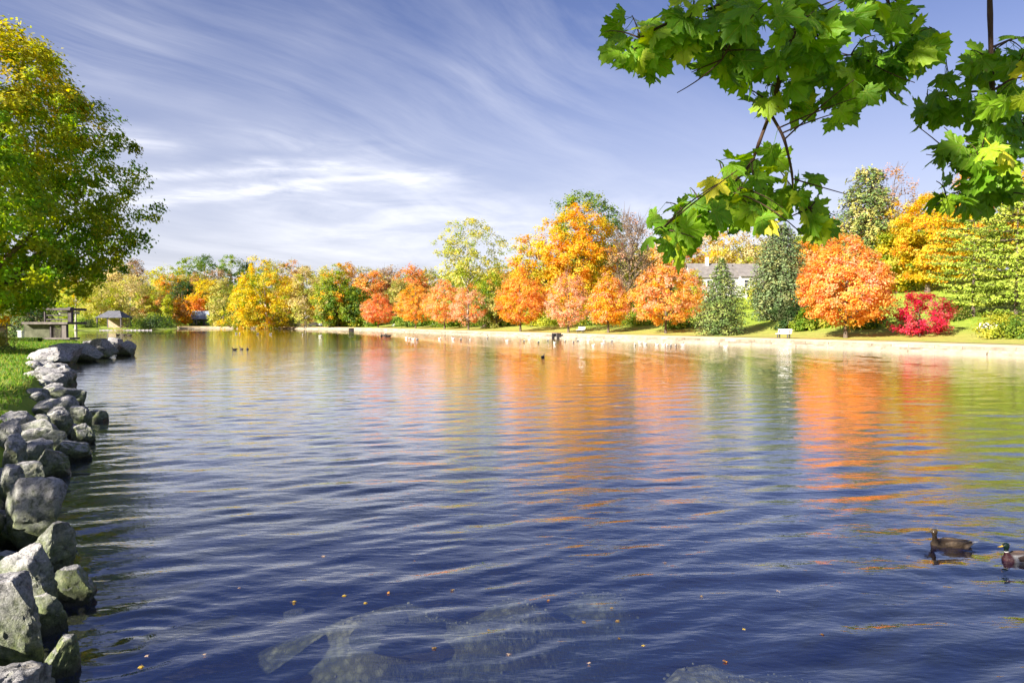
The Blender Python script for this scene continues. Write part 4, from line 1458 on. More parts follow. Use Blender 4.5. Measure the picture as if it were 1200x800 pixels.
hz_ = height([q[1][0] for q in pv], [q[1][1] for q in pv])
pv = np.concatenate([v + np.array([q[0], q[1], z - 0.016]) for (v, q), z in zip(pv, hz_)])
link('pebbles', np_mesh('pebbles', pv, tris=np.concatenate(pf), mat=M['pebble'], smooth=True), kind='stuff', label='pebbles on the shallow lake bed', cat='pebbles')

# grass of the near lawn
gr = np.random.default_rng(55)
n = 150000
gx_, gy_ = gr.uniform(-48, -6, n), 9 + 58 * gr.uniform(0, 1, n) ** 1.2
m_ = (gx_ / gy_ > -0.86) & (gx_ / gy_ < -0.45)
gx_, gy_ = gx_[m_], gy_[m_]
s_ = sdist(gx_, gy_)
m_ = s_ > 0.6 + gr.uniform(0, .4, len(s_)) + 0.008 * gy_
gx_, gy_ = gx_[m_], gy_[m_]
gz_ = height(gx_, gy_)
n = len(gx_)
hh = gr.uniform(.05, .13, n) * (1 + 0.008 * gy_)
a = gr.uniform(0, 2 * pi, n)
wv = np.column_stack([np.cos(a), np.sin(a), a * 0]) * (0.010 + 0.0006 * gy_)[:, None]
B_ = np.column_stack([gx_, gy_, gz_ - 0.01])
tip = np.column_stack([gr.normal(0, .4, n) * hh, gr.normal(0, .4, n) * hh, hh])
V = np.stack([B_ - wv, B_ + wv, B_ + tip], 1).reshape(-1, 3)
gc = np.array([(0.09, 0.20, 0.02), (0.13, 0.27, 0.03), (0.19, 0.31, 0.04), (0.07, 0.15, 0.02), (0.30, 0.30, 0.07)])[gr.integers(0, 5, n)]
link('grass', np_mesh('grass', V, tris=np.arange(3 * n).reshape(-1, 3), mat=M['leaf'], col=np.repeat(gc, 3, 0)), kind='stuff', label='short green grass of the near lawn', cat='grass')


# ------------------------------------------------------------------ landing stage and things round it (left, 66 m off)
def frame_at(px, py, d):
    p = at(px, py, d)
    return p


U = 66 / FOC
st = at(55, 395, 66)
zg = hgt(st[0], st[1])
t = empty('landing_stage', (st[0], st[1], zg), label='weathered wooden landing stage with lattice panel and raised shelter on the left bank', cat='landing stage')


def loc(px, py, dy=0.0):
    q = at(px, py, 66)
    return (q[0] - st[0], dy, q[2] - zg)


def part_box(name, px0, px1, y0, y1, dy, dep, mat, bev=0.02):
    a_, b_ = loc(px0, y1, dy), loc(px1, y0, dy)
    mb = MB()
    mb.box(((a_[0] + b_[0]) / 2, dy, (a_[2] + b_[2]) / 2), (b_[0] - a_[0], dep, b_[2] - a_[2]), bev=bev)
    return mb.build(name, M[mat], t)


part_box('side_wall', 27, 60, 380.2, 397, 0.3, 0.35, 'mossy_wall')
part_box('deck', 29, 83, 377.2, 380, 1.0, 3.0, 'wood')
part_box('post', 75, 80.5, 380, 397, -0.2, 0.35, 'wood')
part_box('post', 59.6, 61.4, 380, 396, -0.1, 0.16, 'dark_wood')
part_box('post', 73.2, 74.8, 380, 396, -0.1, 0.16, 'dark_wood')
part_box('post', 77.4, 81.6, 359.5, 377.2, 0.4, 0.35, 'dark_wood')
part_box('post', 48.5, 50.2, 363.6, 377.2, 0.4, 0.16, 'dark_wood')
part_box('post', 63.2, 64.4, 363.6, 377.2, 2.2, 0.12, 'dark_wood')
part_box('roof', 47, 83, 360.8, 363.6, 1.2, 2.6, 'dark_wood')
part_box('panel', 51, 76.5, 364.4, 367.6, 2.2, 0.06, 'white')
part_box('rail', 50.2, 77.4, 368.8, 370, 0.4, 0.08, 'dark_wood')
part_box('rail', 50.2, 77.4, 373.6, 375, 0.4, 0.08, 'dark_wood')
part_box('lintel', 61.4, 73.2, 380, 381.5, -0.1, 0.14, 'dark_wood')
part_box('footing', 58, 88, 395.4, 397.5, 0.0, 1.6, 'wood')
mb = MB()
a_, b_ = loc(61.4, 395.6), loc(73.2, 381.5)
W_, H_ = b_[0] - a_[0], b_[2] - a_[2]
for sgn in (1, -1):
    for k in range(-8, 12):
        xa = k * W_ / 7
        P0 = [(a_[0] + xa, a_[2]), (a_[0] + xa + H_, a_[2] + H_)]
        x0c, x1c = max(P0[0][0], a_[0]), min(P0[1][0], b_[0])
        if x1c - x0c < 0.05:
            continue
        z0c, z1c = a_[2] + (x0c - P0[0][0]), a_[2] + (x1c - P0[0][0])
        if sgn < 0:
            x0c, x1c = a_[0] + b_[0] - x0c, a_[0] + b_[0] - x1c
        mb.tube([(x0c, -0.03 - 0.012 * sgn, z0c), (x1c, -0.03 - 0.012 * sgn, z1c)], 0.022, 4)
mb.build('lattice', M['wood'], t, kind='stuff')

p = at(24.5, 396, 63)
mb = MB()
mb.box((0, 0, .48), (.40, .40, .96), bev=.03)
mb.box((0, 0, 1.0), (.5, .5, .08), bev=.02)
mb.build('stone_bollard', M['white'], None, loc=(p[0], p[1], hgt(p[0], p[1]) - .05), label='short pale square pillar left of the landing stage', cat='pillar')

# clipped hedge in front of it
hr_ = np.random.default_rng(8)
p0, p1 = at(8, 399, 60), at(56, 399, 61)
n = 9000
u = hr_.uniform(0, 1, n)
L = np.column_stack([p0[0] + (p1[0] - p0[0]) * u, p0[1] + hr_.uniform(-.35, .35, n), hr_.uniform(0, .42, n)])
L[:, 2] += hgt((p0[0] + p1[0]) / 2, 60.5)
nn = hr_.normal(0, .6, (n, 3)) + np.array([0, -.4, .7])
nn /= np.linalg.norm(nn, axis=1)[:, None]
V, T = leaf_quads(L, nn, .10, hr_)
tag(link('clipped_hedge', np_mesh('clipped_hedge', V, tris=T, mat=M['leaf'], col=np.repeat(palette(hr_, n, [('green', .8), ('darkconifer', .2)]), 4, 0))),
    'low clipped dark green hedge along the lawn in front of the landing stage', 'hedge')

# stone gate pier at the left edge, with a bush at its foot
p = at(-3, 396, 47)
zz = hgt(p[0], p[1])
t2 = empty('stone_pier', (p[0], p[1], zz - .05), label='tan stone pier with an overhanging cap at the left edge of the lawn', cat='pier')
mb = MB()
mb.box((0, 0, .75), (.85, .85, 1.5), bev=.04)
mb.build('shaft', M['brick_tan'], t2)
mb = MB()
mb.box((0, 0, 1.56), (1.25, 1.25, .12), bev=.03)
mb.box((0, 0, 1.74), (1.1, 1.1, .24), taper=.35)
mb.build('cap', M['wood'], t2)
b, H, R = spot(1, 42.5, 384, 26)
shrub('bush', 'grey green spiky bush at the left edge at the foot of the stone pier', 'bush', b, 1.2, .75, [('olive', .5), ('bluespruce', .5)], seed=61, leaf=.12, per=50)

# bank across the inlet: thicket mound, fence, pavilion, tall dry grass
q = at(182, 385, 190)
shrub('thicket', 'low rounded dark green thicket running down to the water on the far point', 'thicket', (q[0], q[1], .5), 2.9, 6.0, [('darkconifer', .5), ('green', .5)], seed=70, leaf=.38, clumps=90, per=60, flat=.6)
fd = 181
fx0, fx1 = at(110, 380, fd)[0], at(178, 380, fd)[0]
ft = empty('board_fence', ((fx0 + fx1) / 2, fd, hgt((fx0 + fx1) / 2, fd)), label='silvery grey board fence behind the dark thicket on the far point', cat='fence')
mb = MB()
for k in range(44):
    x = fx0 + (fx1 - fx0) * (k + .5) / 44 - (fx0 + fx1) / 2
    mb.box((x, 0, 1.0 + .05 * sin(k * 2.1)), (.31, .04, 2.0 + .1 * sin(k * 2.1)))
mb.build('boards', M['fence'], ft, kind='stuff')
for k in range(6):
    mb = MB()
    mb.box((fx0 + (fx1 - fx0) * (k + .04) / 5.1 - (fx0 + fx1) / 2, .1, 1.05), (.16, .14, 2.1))
    mb.build('post', M['fence'], ft)
b, H, R = spot(140, 178, 362, 30)
shrub('ornamental_grass', 'tall tan ornamental grass in front of the dark roofed pavilion', 'grass clump', b, 2.9, 3.4, [('straw', .8), ('olive', .2)], seed=72, leaf=.35, clumps=50, per=50, flat=.5)
b, H, R = spot(118, 176.5, 377, 9)
shrub('bush', 'small round russet bush on the grass strip across the inlet', 'bush', b, 1.4, 1.0, [('rust', .7), ('brown', .3)], seed=73, leaf=.25)
b, H, R = spot(101, 186, 370, 30)
shrub('bush', 'dark green bushes left of the silvery fence', 'bush', b, 2.6, 3.2, [('green', .8), ('darkconifer', .2)], seed=74, leaf=.35, flat=.6)


# ------------------------------------------------------------------ buildings
def gable_roof(mb, cx, cy, z0, w, d, rise, over=.35, th=.16, along='x', m=0):
    hw, hd = w / 2 + over, d / 2 + over
    if along == 'x':
        for s in (-1, 1):
            sl = rise / (d / 2)
            e = z0 - over * sl
            P = [(-hw, s * hd, e), (hw, s * hd, e), (hw, 0, z0 + rise), (-hw, 0, z0 + rise)]
            v = [(cx + a, cy + b_, c) for a, b_, c in P] + [(cx + a, cy + b_, c + th) for a, b_, c in P]
            mb.add(v, [(0, 1, 2, 3)[::-1], (4, 5, 6, 7), (0, 1, 5, 4), (1, 2, 6, 5), (2, 3, 7, 6), (3, 0, 4, 7)], m)
    else:
        for s in (-1, 1):
            sl = rise / (w / 2)
            e = z0 - over * sl
            P = [(s * hw, -hd, e), (s * hw, hd, e), (0, hd, z0 + rise), (0, -hd, z0 + rise)]
            v = [(cx + a, cy + b_, c) for a, b_, c in P] + [(cx + a, cy + b_, c + th) for a, b_, c in P]
            mb.add(v, [(0, 1, 2, 3)[::-1], (4, 5, 6, 7), (0, 1, 5, 4), (1, 2, 6, 5), (2, 3, 7, 6), (3, 0, 4, 7)], m)


def house_window(root, x, y, z, w=1.0, h=1.3):
    """window facing the lake: frame, sill and a recessed pane"""
    mb = MB()
    for sx in (-1, 1):
        mb.box((x + sx * (w / 2), y - .05, z), (.10, .14, h + .1))
    mb.box((x, y - .05, z + h / 2), (w - .1, .14, .10))
    mb.box((x, y - .05, z), (w - .1, .08, .05))
    f = mb.build('window', M['white'], root)
    mb = MB()
    mb.box((x, y - .08, z - h / 2 - .04), (w + .2, .22, .08))
    mb.build('sill', M['white'], f)
    mb = MB()
    mb.box((x, y + .0, z), (w - .1, .03, h - .05))
    mb.build('pane', M['glass'], f)


hd_ = 125.0
hx0, hx1 = at(812, 330, hd_)[0], at(866, 330, hd_)[0]
hcx = (hx0 + hx1) / 2
hzg = hgt(hcx, hd_) - .3
ez = at(840, 324, hd_)[2] - hzg
hs = empty('white_house', (hcx, hd_, hzg), label='white clapboard house with grey roof half hidden behind the small spruce', cat='house')
mb = MB()
wd_ = hx1 - hx0
mb.box((0, 3.5, ez / 2), (wd_, 7, ez))
v = [(-wd_ / 2, 0, ez), (-wd_ / 2, 7, ez), (-wd_ / 2, 3.5, ez + 2.5), (wd_ / 2, 0, ez), (wd_ / 2, 7, ez), (wd_ / 2, 3.5, ez + 2.5)]
mb.add(v, [(0, 1, 2), (5, 4, 3)])
w2 = 30 / FOC * hd_
wx2 = at(878, 330, hd_)[0] - hcx
mb.box((wx2, 2.2, ez / 2), (w2 * .86, 8, ez))
mb.build('wall', M['siding'], hs)
mb = MB()
gable_roof(mb, 0, 3.5, ez + .02, wd_, 7, 2.5)
rf_ = mb.build('roof', M['shingle'], hs)
mb = MB()
gable_roof(mb, wx2, 2.2, ez + .05, w2 * .86, 8, 2.3, along='x')
mb.build('roof', M['shingle'], hs)
mb = MB()
mb.box((-wd_ / 2 + 3.4, 3.0, ez + 2.7), (.6, .6, 2.2), bev=.03)
mb.build('chimney', M['siding'], rf_)
for x in (-wd_ / 2 + 1.1, -wd_ / 2 + 3.0, -wd_ / 2 + 5.2, wd_ / 2 - 1.2):
    for z in (ez - 1.3, ez - 3.9):
        house_window(hs, x, 0, z)
for x in (wx2 - 1.1, wx2 + .9):
    house_window(hs, x, -1.8, ez - 1.3)
mb = MB()
mb.box((wx2, -3.0, ez - 2.75), (w2 * .9, 2.6, .18), bev=.03)
mb.build('porch_roof', M['shingle'], hs)
for x in (wx2 - 1.9, wx2, wx2 + 1.9):
    mb = MB()
    mb.box((x, -4.1, (ez - 2.84) / 2), (.22, .22, ez - 2.84), bev=.02)
    mb.build('porch_post', M['white'], hs)
mb = MB()
mb.box((wx2 - .7, -1.83, 1.3), (1.0, .1, 2.2), bev=.02)
mb.build('door', M['dark_wood'], hs)

# small grey roofed house on the far shore
q = at(233, 380, 248)
sh = empty('small_house', (q[0], q[1], hgt(q[0], q[1]) - .2), label='small dark house with a blue grey roof below the fiery orange tree', cat='house')
mb = MB()
mb.box((0, 2.5, 1.6), (5.6, 5, 3.2))
mb.build('wall', M['wood'], sh)
mb = MB()
gable_roof(mb, 0, 2.5, 3.2, 5.6, 5, 2.4, over=.5)
mb.build('roof', M['blue_roof'], sh)
mb = MB()
mb.box((1.5, -.04, 1.1), (1.1, .1, 2.1))
mb.build('door', M['dark_wood'], sh)
house_window(sh, -1.2, 0, 1.8)

# dark roofed pavilion across the inlet
q = at(134, 378, 192)
pv_ = empty('pavilion', (q[0], q[1], hgt(q[0], q[1]) - .1), label='open pavilion with a dark hipped roof half hidden by the hanging leaves', cat='pavilion')
w_, d_, e_ = 7.6, 6.0, 2.9
mb = MB()
v = [(-w_ / 2, -d_ / 2, e_), (w_ / 2, -d_ / 2, e_), (w_ / 2, d_ / 2, e_), (-w_ / 2, d_ / 2, e_), (-1.6, 0, e_ + 2.0), (1.6, 0, e_ + 2.0)]
mb.add(v, [(0, 1, 5, 4), (1, 2, 5), (2, 3, 4, 5), (3, 0, 4), (3, 2, 1, 0)])
mb.build('roof', M['dark_roof'], pv_)
for sx in (-1, 1):
    for sy in (-1, 1):
        mb = MB()
        mb.box((sx * (w_ / 2 - .5), sy * (d_ / 2 - .5), e_ / 2), (.3, .3, e_ - .01))
        mb.build('post', M['dark_wood'], pv_)
mb = MB()
mb.box((0, d_ / 2 - .55, 1.2), (w_ - 1.4, .15, 2.4))
mb.build('back_wall', M['brick_tan'], pv_)


# ------------------------------------------------------------------ benches, culverts, flag, cars
def face_lake(px, d):
    x = (px - 600) / FOC * d
    e = 1.0
    g_ = np.array([sdist([x + e], [d])[0] - sdist([x - e], [d])[0], sdist([x], [d + e])[0] - sdist([x], [d - e])[0]])
    return x, atan2(g_[1], g_[0]) - pi / 2      # local -y faces the water


def bench_parts(root):
    mb = MB()
    for k in range(3):
        mb.box((0, -.16 + .16 * k, .45), (1.7, .13, .05), bev=.01)
    mb.build('seat', M['white'], root)
    mb = MB()
    for k in range(3):
        mb.box((0, .26 + .03 * k, .58 + .15 * k), (1.7, .045, .12), bev=.01)
    mb.build('backrest', M['white'], root)
    for s in (-1, 1):
        mb = MB()
        mb.box((s * .62, -.12, .215), (.12, .1, .41), bev=.01)
        mb.box((s * .62, .22, .43), (.12, .06, .86), bev=.01)
        mb.box((s * .62, .05, .40), (.1, .4, .045))
        mb.build('leg', M['dark_pipe'], root)


def copy_tree(o, **kw):
    c = o.copy()
    COL.objects.link(c)
    for ch in o.children:
        k = ch.copy()
        k.parent = c
        COL.objects.link(k)
        for g_ in ch.children:
            gk = g_.copy()
            gk.parent = k
            COL.objects.link(gk)
    return c


BEN = [(918, 73, 'white bench alone on the sunny lawn right of the small spruce'), (680, 106.5, 'white bench between the rosy maple and the half golden one'),
       (566, 143, 'white bench in the gap left of the orange red maple'), (507, 171, 'white bench between the golden and the third maple'),
       (1156, 66, 'pale bench low under the pines at the right'), (288, 231, 'white bench below the smaller yellow tree on the far shore'),
       (261, 234, 'white bench at the left end of the far wall'), (460, 188, 'small white bench under the coral red maple')]
proto = None
for px, d, lab in BEN:
    x, rz = face_lake(px, d)
    if proto is None:
        proto = empty('park_bench')
        bench_parts(proto)
        o = proto
    else:
        o = copy_tree(proto)
    o.location = (x, d, hgt(x, d) + (0.05 if sdist([x], [d])[0] < 4.7 else 0.0))
    o.rotation_euler = (0, 0, rz)
    tag(o, lab, 'bench', 'white benches along the far path')

for px, yb, lab, w_ in [(652, 396, 'dark square drain outlet in the wall below the rosy maple', 1.2), (412, 387.6, 'dark drain outlet in the wall left of the coral maple', 1.6)]:
    q = on_water(px, yb)
    x, rz = face_lake(px, q[1])
    c = empty('drain_outlet', (x, q[1] - .15, 0.0), rz, label=lab, cat='drain')
    mb = MB()
    for sx in (-1, 1):
        mb.box((sx * w_ / 2, 0, .16), (.14, .8, .9))
    mb.box((0, 0, .67), (w_ + .14, .8, .12))
    mb.build('surround', M['dark_pipe'], c)
    mb = MB()
    mb.box((0, .2, .2), (w_ - .15, .08, .80))  # dark plate standing in for the shade inside the open drain
    mb.build('dark_opening', M['dark_pipe'], c)

q = at(727, 372, 121)
q = at(727, 370, 131)
fl = empty('flagpole', (q[0], q[1], hgt(q[0], q[1]) - .1), label='thin pole with a narrow red banner in front of the bare brown tree', cat='flag')
zt = at(727, 283, 131)[2] - hgt(q[0], q[1])
mb = MB()
mb.tube([(0, 0, 0), (0, 0, zt)], [.05, .025], 6)
mb.build('pole', M['wood'], fl)
mb = MB()
v, f = [], []
for k in range(8):
    zk = zt - .05 - 2.1 * k / 7
    for j in range(5):
        v.append((.05 + .13 * j, .05 * sin(j * 1.7 + k * .6), zk - .05 * j))
for k in range(7):
    for j in range(4):
        f.append((k * 5 + j, k * 5 + j + 1, k * 5 + j + 6, k * 5 + j + 5))
mb.add(v, f)
bn = mb.build('banner', M['red_cloth'], fl)
sm = bn.modifiers.new('thick', 'SOLIDIFY')
sm.thickness = .012


def build_car(root):
    prof = [(-2.15, .32), (-2.2, .72), (-1.95, .92), (-1.35, .98), (-.75, 1.42), (.55, 1.45), (1.15, 1.0), (1.95, .86), (2.2, .66), (2.2, .32)]
    mb = MB()
    v = []
    for y, ins in ((-.86, 0), (.86, 0)):
        for x, z in prof:
            tuck = .16 if z > 1.2 else 0
            v.append((x, y - np.sign(y) * tuck, z))
    n = len(prof)
    mb.add(v, [tuple(range(n)), tuple(range(n, 2 * n))[::-1]] + [(i, n + i, n + (i + 1) % n, (i + 1) % n) for i in range(n)])
    mb.build('body', M['car_paint'], root)
    for s in (-1, 1):
        mb = MB()
        mb.add([(-1.05, s * .845, 1.02), (.92, s * .845, 1.02), (.5, s * .725, 1.36), (-.68, s * .725, 1.36)], [(0, 1, 2, 3)] if s < 0 else [(3, 2, 1, 0)])
        mb.build('side_window', M['glass'], root)
        for x in (-1.35, 1.35):
            mb = MB()
            mb.tube([(x, s * .70, .32), (x, s * .89, .32)], .32, 14)
            wh = mb.build('wheel', M['tyre'], root)
            mb = MB()
            mb.tube([(x, s * .88, .32), (x, s * .905, .32)], .19, 10)
            mb.build('rim', M['white'], wh)
    for x0c, z0c, x1c, z1c, nm in ((.62, 1.41, 1.1, 1.04, 'windscreen'), (-.80, 1.40, -1.28, 1.02, 'rear_window')):
        s = 1 if x1c > x0c else -1
        mb = MB()
        mb.add([(x0c + s * .03, -.66, z0c), (x0c + s * .03, .66, z0c), (x1c + s * .03, .78, z1c), (x1c + s * .03, -.78, z1c)], [(0, 1, 2, 3)])
        mb.build(nm, M['glass'], root)


car = None
for px, d, rz, lab in [(337, 227, .15, 'white car parked behind the leaning yellow tree, leftmost of the parked cars'), (349, 226, .05, 'white car parked just left of the pale willow trunk'),
                       (368, 222, -.1, 'white car parked right of the pale willow trunk'), (381, 219, .1, 'white car parked beside the dark straight trunk, rightmost')]:
    x = (px - 600) / FOC * d
    if car is None:
        car = empty('parked_car')
        build_car(car)
        o = car
    else:
        o = copy_tree(car)
    o.location = (x, d, hgt(x, d))
    o.rotation_euler = (0, 0, rz)
    tag(o, lab, 'car', 'white cars parked on the far shore')


# ------------------------------------------------------------------ water birds
def loft(rings, sides=16):
    """rings: (centre, radius across, radius along second axis, tangent)"""
    V = []
    for c, ra, rb, tg in rings:
        tg = np.array(tg, float) / np.linalg.norm(tg)
        A = np.array([0, 1.0, 0])
        B = np.cross(tg, A)
        for k in range(sides):
            a = 2 * pi * k / sides
            V.append(np.array(c) + A * ra * cos(a) + B * rb * sin(a))
    n = len(rings)
    F = [(i * sides + k, i * sides + (k + 1) % sides, (i + 1) * sides + (k + 1) % sides, (i + 1) * sides + k) for i in range(n - 1) for k in range(sides)]
    F += [tuple(range(sides))[::-1], tuple(range((n - 1) * sides, n * sides))]
    return V, F


def duck_mat(male):
    m, t = new_mat('drake_plumage' if male else 'hen_plumage')
    tcn = t.n('ShaderNodeTexCoord')
    O = tcn.outputs['Object']
    x, y, z = t.sep(O)
    nz = t.noise(O, 55, 4, 0.7)
    sc2 = t.n('ShaderNodeMapping')
    sc2.inputs['Scale'].default_value = (22, 60, 60)
    t.l(O, sc2.inputs[0])
    vo = t.n('ShaderNodeTexVoronoi')
    t.l(sc2.outputs[0], vo.inputs['Vector'])
    sca = vo.outputs['Distance']
    headz = t.math('ADD', z, t.math('MULTIPLY', x, 0.15))
    if male:
        c = t.mix(t.ramp(nz, [(.3, 0.0), (.7, 1.0)]), (0.30, 0.295, 0.28), (0.42, 0.41, 0.39))
        back = t.ramp(t.math('ADD', z, t.math('MULTIPLY', nz, .02)), [(0.105, 0.0), (0.118, 1.0)])
        c = t.mix(back, c, (0.10, 0.06, 0.04))
        rump = t.ramp(t.math('ADD', t.math('MULTIPLY', x, -1.0), 0.5), [(0.66, 0.0), (0.68, 1.0)])
        c = t.mix(rump, c, (0.02, 0.02, 0.025))
        chest = t.ramp(t.math('ADD', x, 0.5), [(0.615, 0.0), (0.645, 1.0)])
        c = t.mix(chest, c, (0.055, 0.018, 0.022))
        neck = t.math('MULTIPLY', t.ramp(headz, [(0.157, 0.0), (0.160, 1.0)]), t.ramp(t.math('ADD', x, 0.5), [(0.58, 0.0), (0.60, 1.0)]))
        c = t.mix(neck, c, (0.80, 0.79, 0.76))
        head = t.math('MULTIPLY', t.ramp(headz, [(0.166, 0.0), (0.170, 1.0)]), t.ramp(t.math('ADD', x, 0.5), [(0.58, 0.0), (0.60, 1.0)]))
        c = t.mix(head, c, t.mix(nz, (0.003, 0.022, 0.008), (0.005, 0.006, 0.012)))
        rough = 0.4
    else:
        c = t.mix(t.ramp(sca, [(.15, 0.0), (.5, 1.0)]), (0.006, 0.004, 0.003), (0.050, 0.031, 0.016))
        c = t.mix(t.ramp(nz, [(.4, 0.0), (.75, .5)]), c, (0.09, 0.06, 0.034))
        hd = t.ramp(headz, [(0.13, 0.0), (0.18, 0.6)])
        c = t.mix(hd, c, t.mix(nz, (0.02, 0.013, 0.008), (0.065, 0.045, 0.026)))
        pale = t.math('MULTIPLY', t.ramp(t.math('ADD', t.math('MULTIPLY', x, -1.0), t.math('MULTIPLY', nz, .05)), [(0.14, 0.0), (0.18, 1.0)]), t.ramp(z, [(0.03, 1.0), (0.09, 0.0)]))
        c = t.mix(pale, c, (0.45, 0.33, 0.21))
        rough = 0.6
    out(t, pbr(t, c, rough, bump(t, sca, .4, .004), .3))
    return m


M['beak_yellow'] = simple_mat('yellow_beak', (0.62, 0.36, 0.03), (0.70, 0.45, 0.05), 30, .4)
M['beak_dark'] = simple_mat('dark_beak', (0.06, 0.05, 0.03), (0.13, 0.09, 0.04), 40, .45)
M['eye'] = simple_mat('eye', (0.01, 0.008, 0.006), (0.012, 0.01, 0.008), 3, .1)
M['wing_brown'] = simple_mat('brown_wing', (0.03, 0.022, 0.015), (0.12, 0.085, 0.055), 38, .6, 120, .4, .004)
M['wing_grey'] = simple_mat('brown_grey_wing', (0.06, 0.038, 0.026), (0.14, 0.095, 0.07), 34, .6, 120, .4, .004)
M['white_feather'] = simple_mat('white_feathers', (0.46, 0.44, 0.40), (0.62, 0.60, 0.56), 30, .7)


def make_duck(male, loc_, rz, label):
    root = empty('duck', loc_, rz, label=label, cat='duck', group='ducks swimming near the camera')
    root.scale = (.94, .88, .87)
    R_ = [((-.265, 0, .085), .012, .008, (1, 0, -.25)), ((-.235, 0, .075), .040, .020, (1, 0, -.25)), ((-.18, 0, .052), .070, .046, (1, 0, -.15)),
          ((-.10, 0, .034), .095, .073, (1, 0, -.05)), ((0, 0, .026), .104, .085, (1, 0, 0)), ((.09, 0, .030), .098, .083, (1, 0, .1)),
          ((.15, 0, .042), .078, .068, (1, 0, .3)), ((.185, 0, .058), .050, .046, (1, 0, .6)), ((.203, 0, .072), .018, .018, (1, 0, .8))]
    V, F = loft(R_, 20)
    N_ = [((.12, 0, .03), .045, .05, (.3, 0, 1)), ((.155, 0, .085), .036, .040, (.25, 0, 1)), ((.170, 0, .13), .023, .026, (.15, 0, 1)), ((.173, 0, .165), .022, .024, (.05, 0, 1)),
          ((.174, 0, .192), .031, .036, (.1, 0, 1)), ((.178, 0, .215), .031, .040, (.2, 0, 1)), ((.178, 0, .234), .022, .029, (.1, 0, 1)), ((.176, 0, .244), .008, .010, (0, 0, 1))]
    V2, F2 = loft(N_, 16)
    # cheek and forehead run out into the base of the bill
    N3 = [((.172, 0, .212), .028, .026, (1, 0, -.1)), ((.205, 0, .208), .024, .022, (1, 0, -.1)), ((.222, 0, .203), .014, .013, (1, 0, -.1))]
    V3, F3 = loft(N3, 14)
    mb = MB()
    mb.add(V, F)
    mb.add(V2, F2)
    mb.add(V3, F3)
    o = link('body', mb.mesh('body', duck_mat(male)), root)
    rm = o.modifiers.new('skin', 'REMESH')
    rm.mode, rm.voxel_size, rm.use_smooth_shade = 'VOXEL', .006, True
    s2 = o.modifiers.new('soft', 'SMOOTH')
    s2.iterations, s2.factor = 6, .5
    B_ = [((.213, 0, .205), .013, .012, (1, 0, -.15)), ((.235, 0, .199), .012, .008, (1, 0, -.2)), ((.258, 0, .194), .014, .005, (1, 0, -.1)), ((.272, 0, .193), .009, .003, (1, 0, 0))]
    mb = MB()
    mb.add(*loft(B_, 12))
    mb.build('bill', M['beak_yellow' if male else 'beak_dark'], root, smooth=True)
    for s in (-1, 1):
        mb = MB()
        mb.add(*loft([((.193 - .005, s * .026, .219), .002, .003, (1, 0, 0)), ((.193, s * .027, .219), .0045, .0055, (1, 0, 0)), ((.193 + .005, s * .026, .219), .002, .003, (1, 0, 0))], 10))
        mb.build('eye', M['eye'], root, smooth=True)
        # folded wing: overlapping feather rows
        W_ = [((.09, s * .080, .060), .018, .030, (1, 0, 0)), ((.03, s * .088, .072), .022, .040, (1, 0, .05)), ((-.06, s * .078, .080), .022, .036, (1, s * .12, .05)),
              ((-.14, s * .055, .088), .016, .022, (1, s * .25, .0)), ((-.21, s * .030, .098), .007, .009, (1, s * .3, -.1)), ((-.235, s * .022, .101), .002, .003, (1, s * .3, -.1))]
        mb = MB()
        mb.add(*loft(W_, 14))
        mb.build('wing', M['wing_grey' if male else 'wing_brown'], root, smooth=True)
    T_ = [((-.22, 0, .078), .030, .010, (1, 0, -.3)), ((-.27, 0, .092), .032, .006, (1, 0, -.3)), ((-.305, 0, .100), .012, .003, (1, 0, -.2))]
    mb = MB()
    mb.add(*loft(T_, 12))
    mb.build('tail', M['white_feather'], root, smooth=True)
    return root


q = on_water(1113, 639)
make_duck(False, (q[0], q[1], -0.028), pi - .12, 'brown mottled hen duck swimming left, the smaller headed one with a dark bill')
q = on_water(1196, 656)
make_duck(True, (q[0], q[1], -0.022), pi + .08, 'drake with dark green head, white collar and yellow bill at the right edge')

# far birds
bird_me = None


def bird_mesh(name, mat):
    V, F = loft([((-.20, 0, .10), .02, .012, (1, 0, -.2)), ((-.12, 0, .07), .065, .05, (1, 0, -.1)), ((0, 0, .05), .09, .08, (1, 0, 0)), ((.10, 0, .06), .07, .065, (1, 0, .3)),
                 ((.16, 0, .09), .03, .03, (1, 0, .8))], 8)
    V2, F2 = loft([((.11, 0, .07), .035, .035, (.2, 0, 1)), ((.15, 0, .14), .024, .026, (.1, 0, 1)), ((.165, 0, .19), .03, .034, (.4, 0, 1)), ((.19, 0, .20), .014, .016, (1, 0, 0)), ((.235, 0, .19), .004, .004, (1, 0, 0))], 7)
    mb = MB()
    mb.add(V, F)
    mb.add(V2, F2)
    return mb.mesh(name, mat, smooth=True)


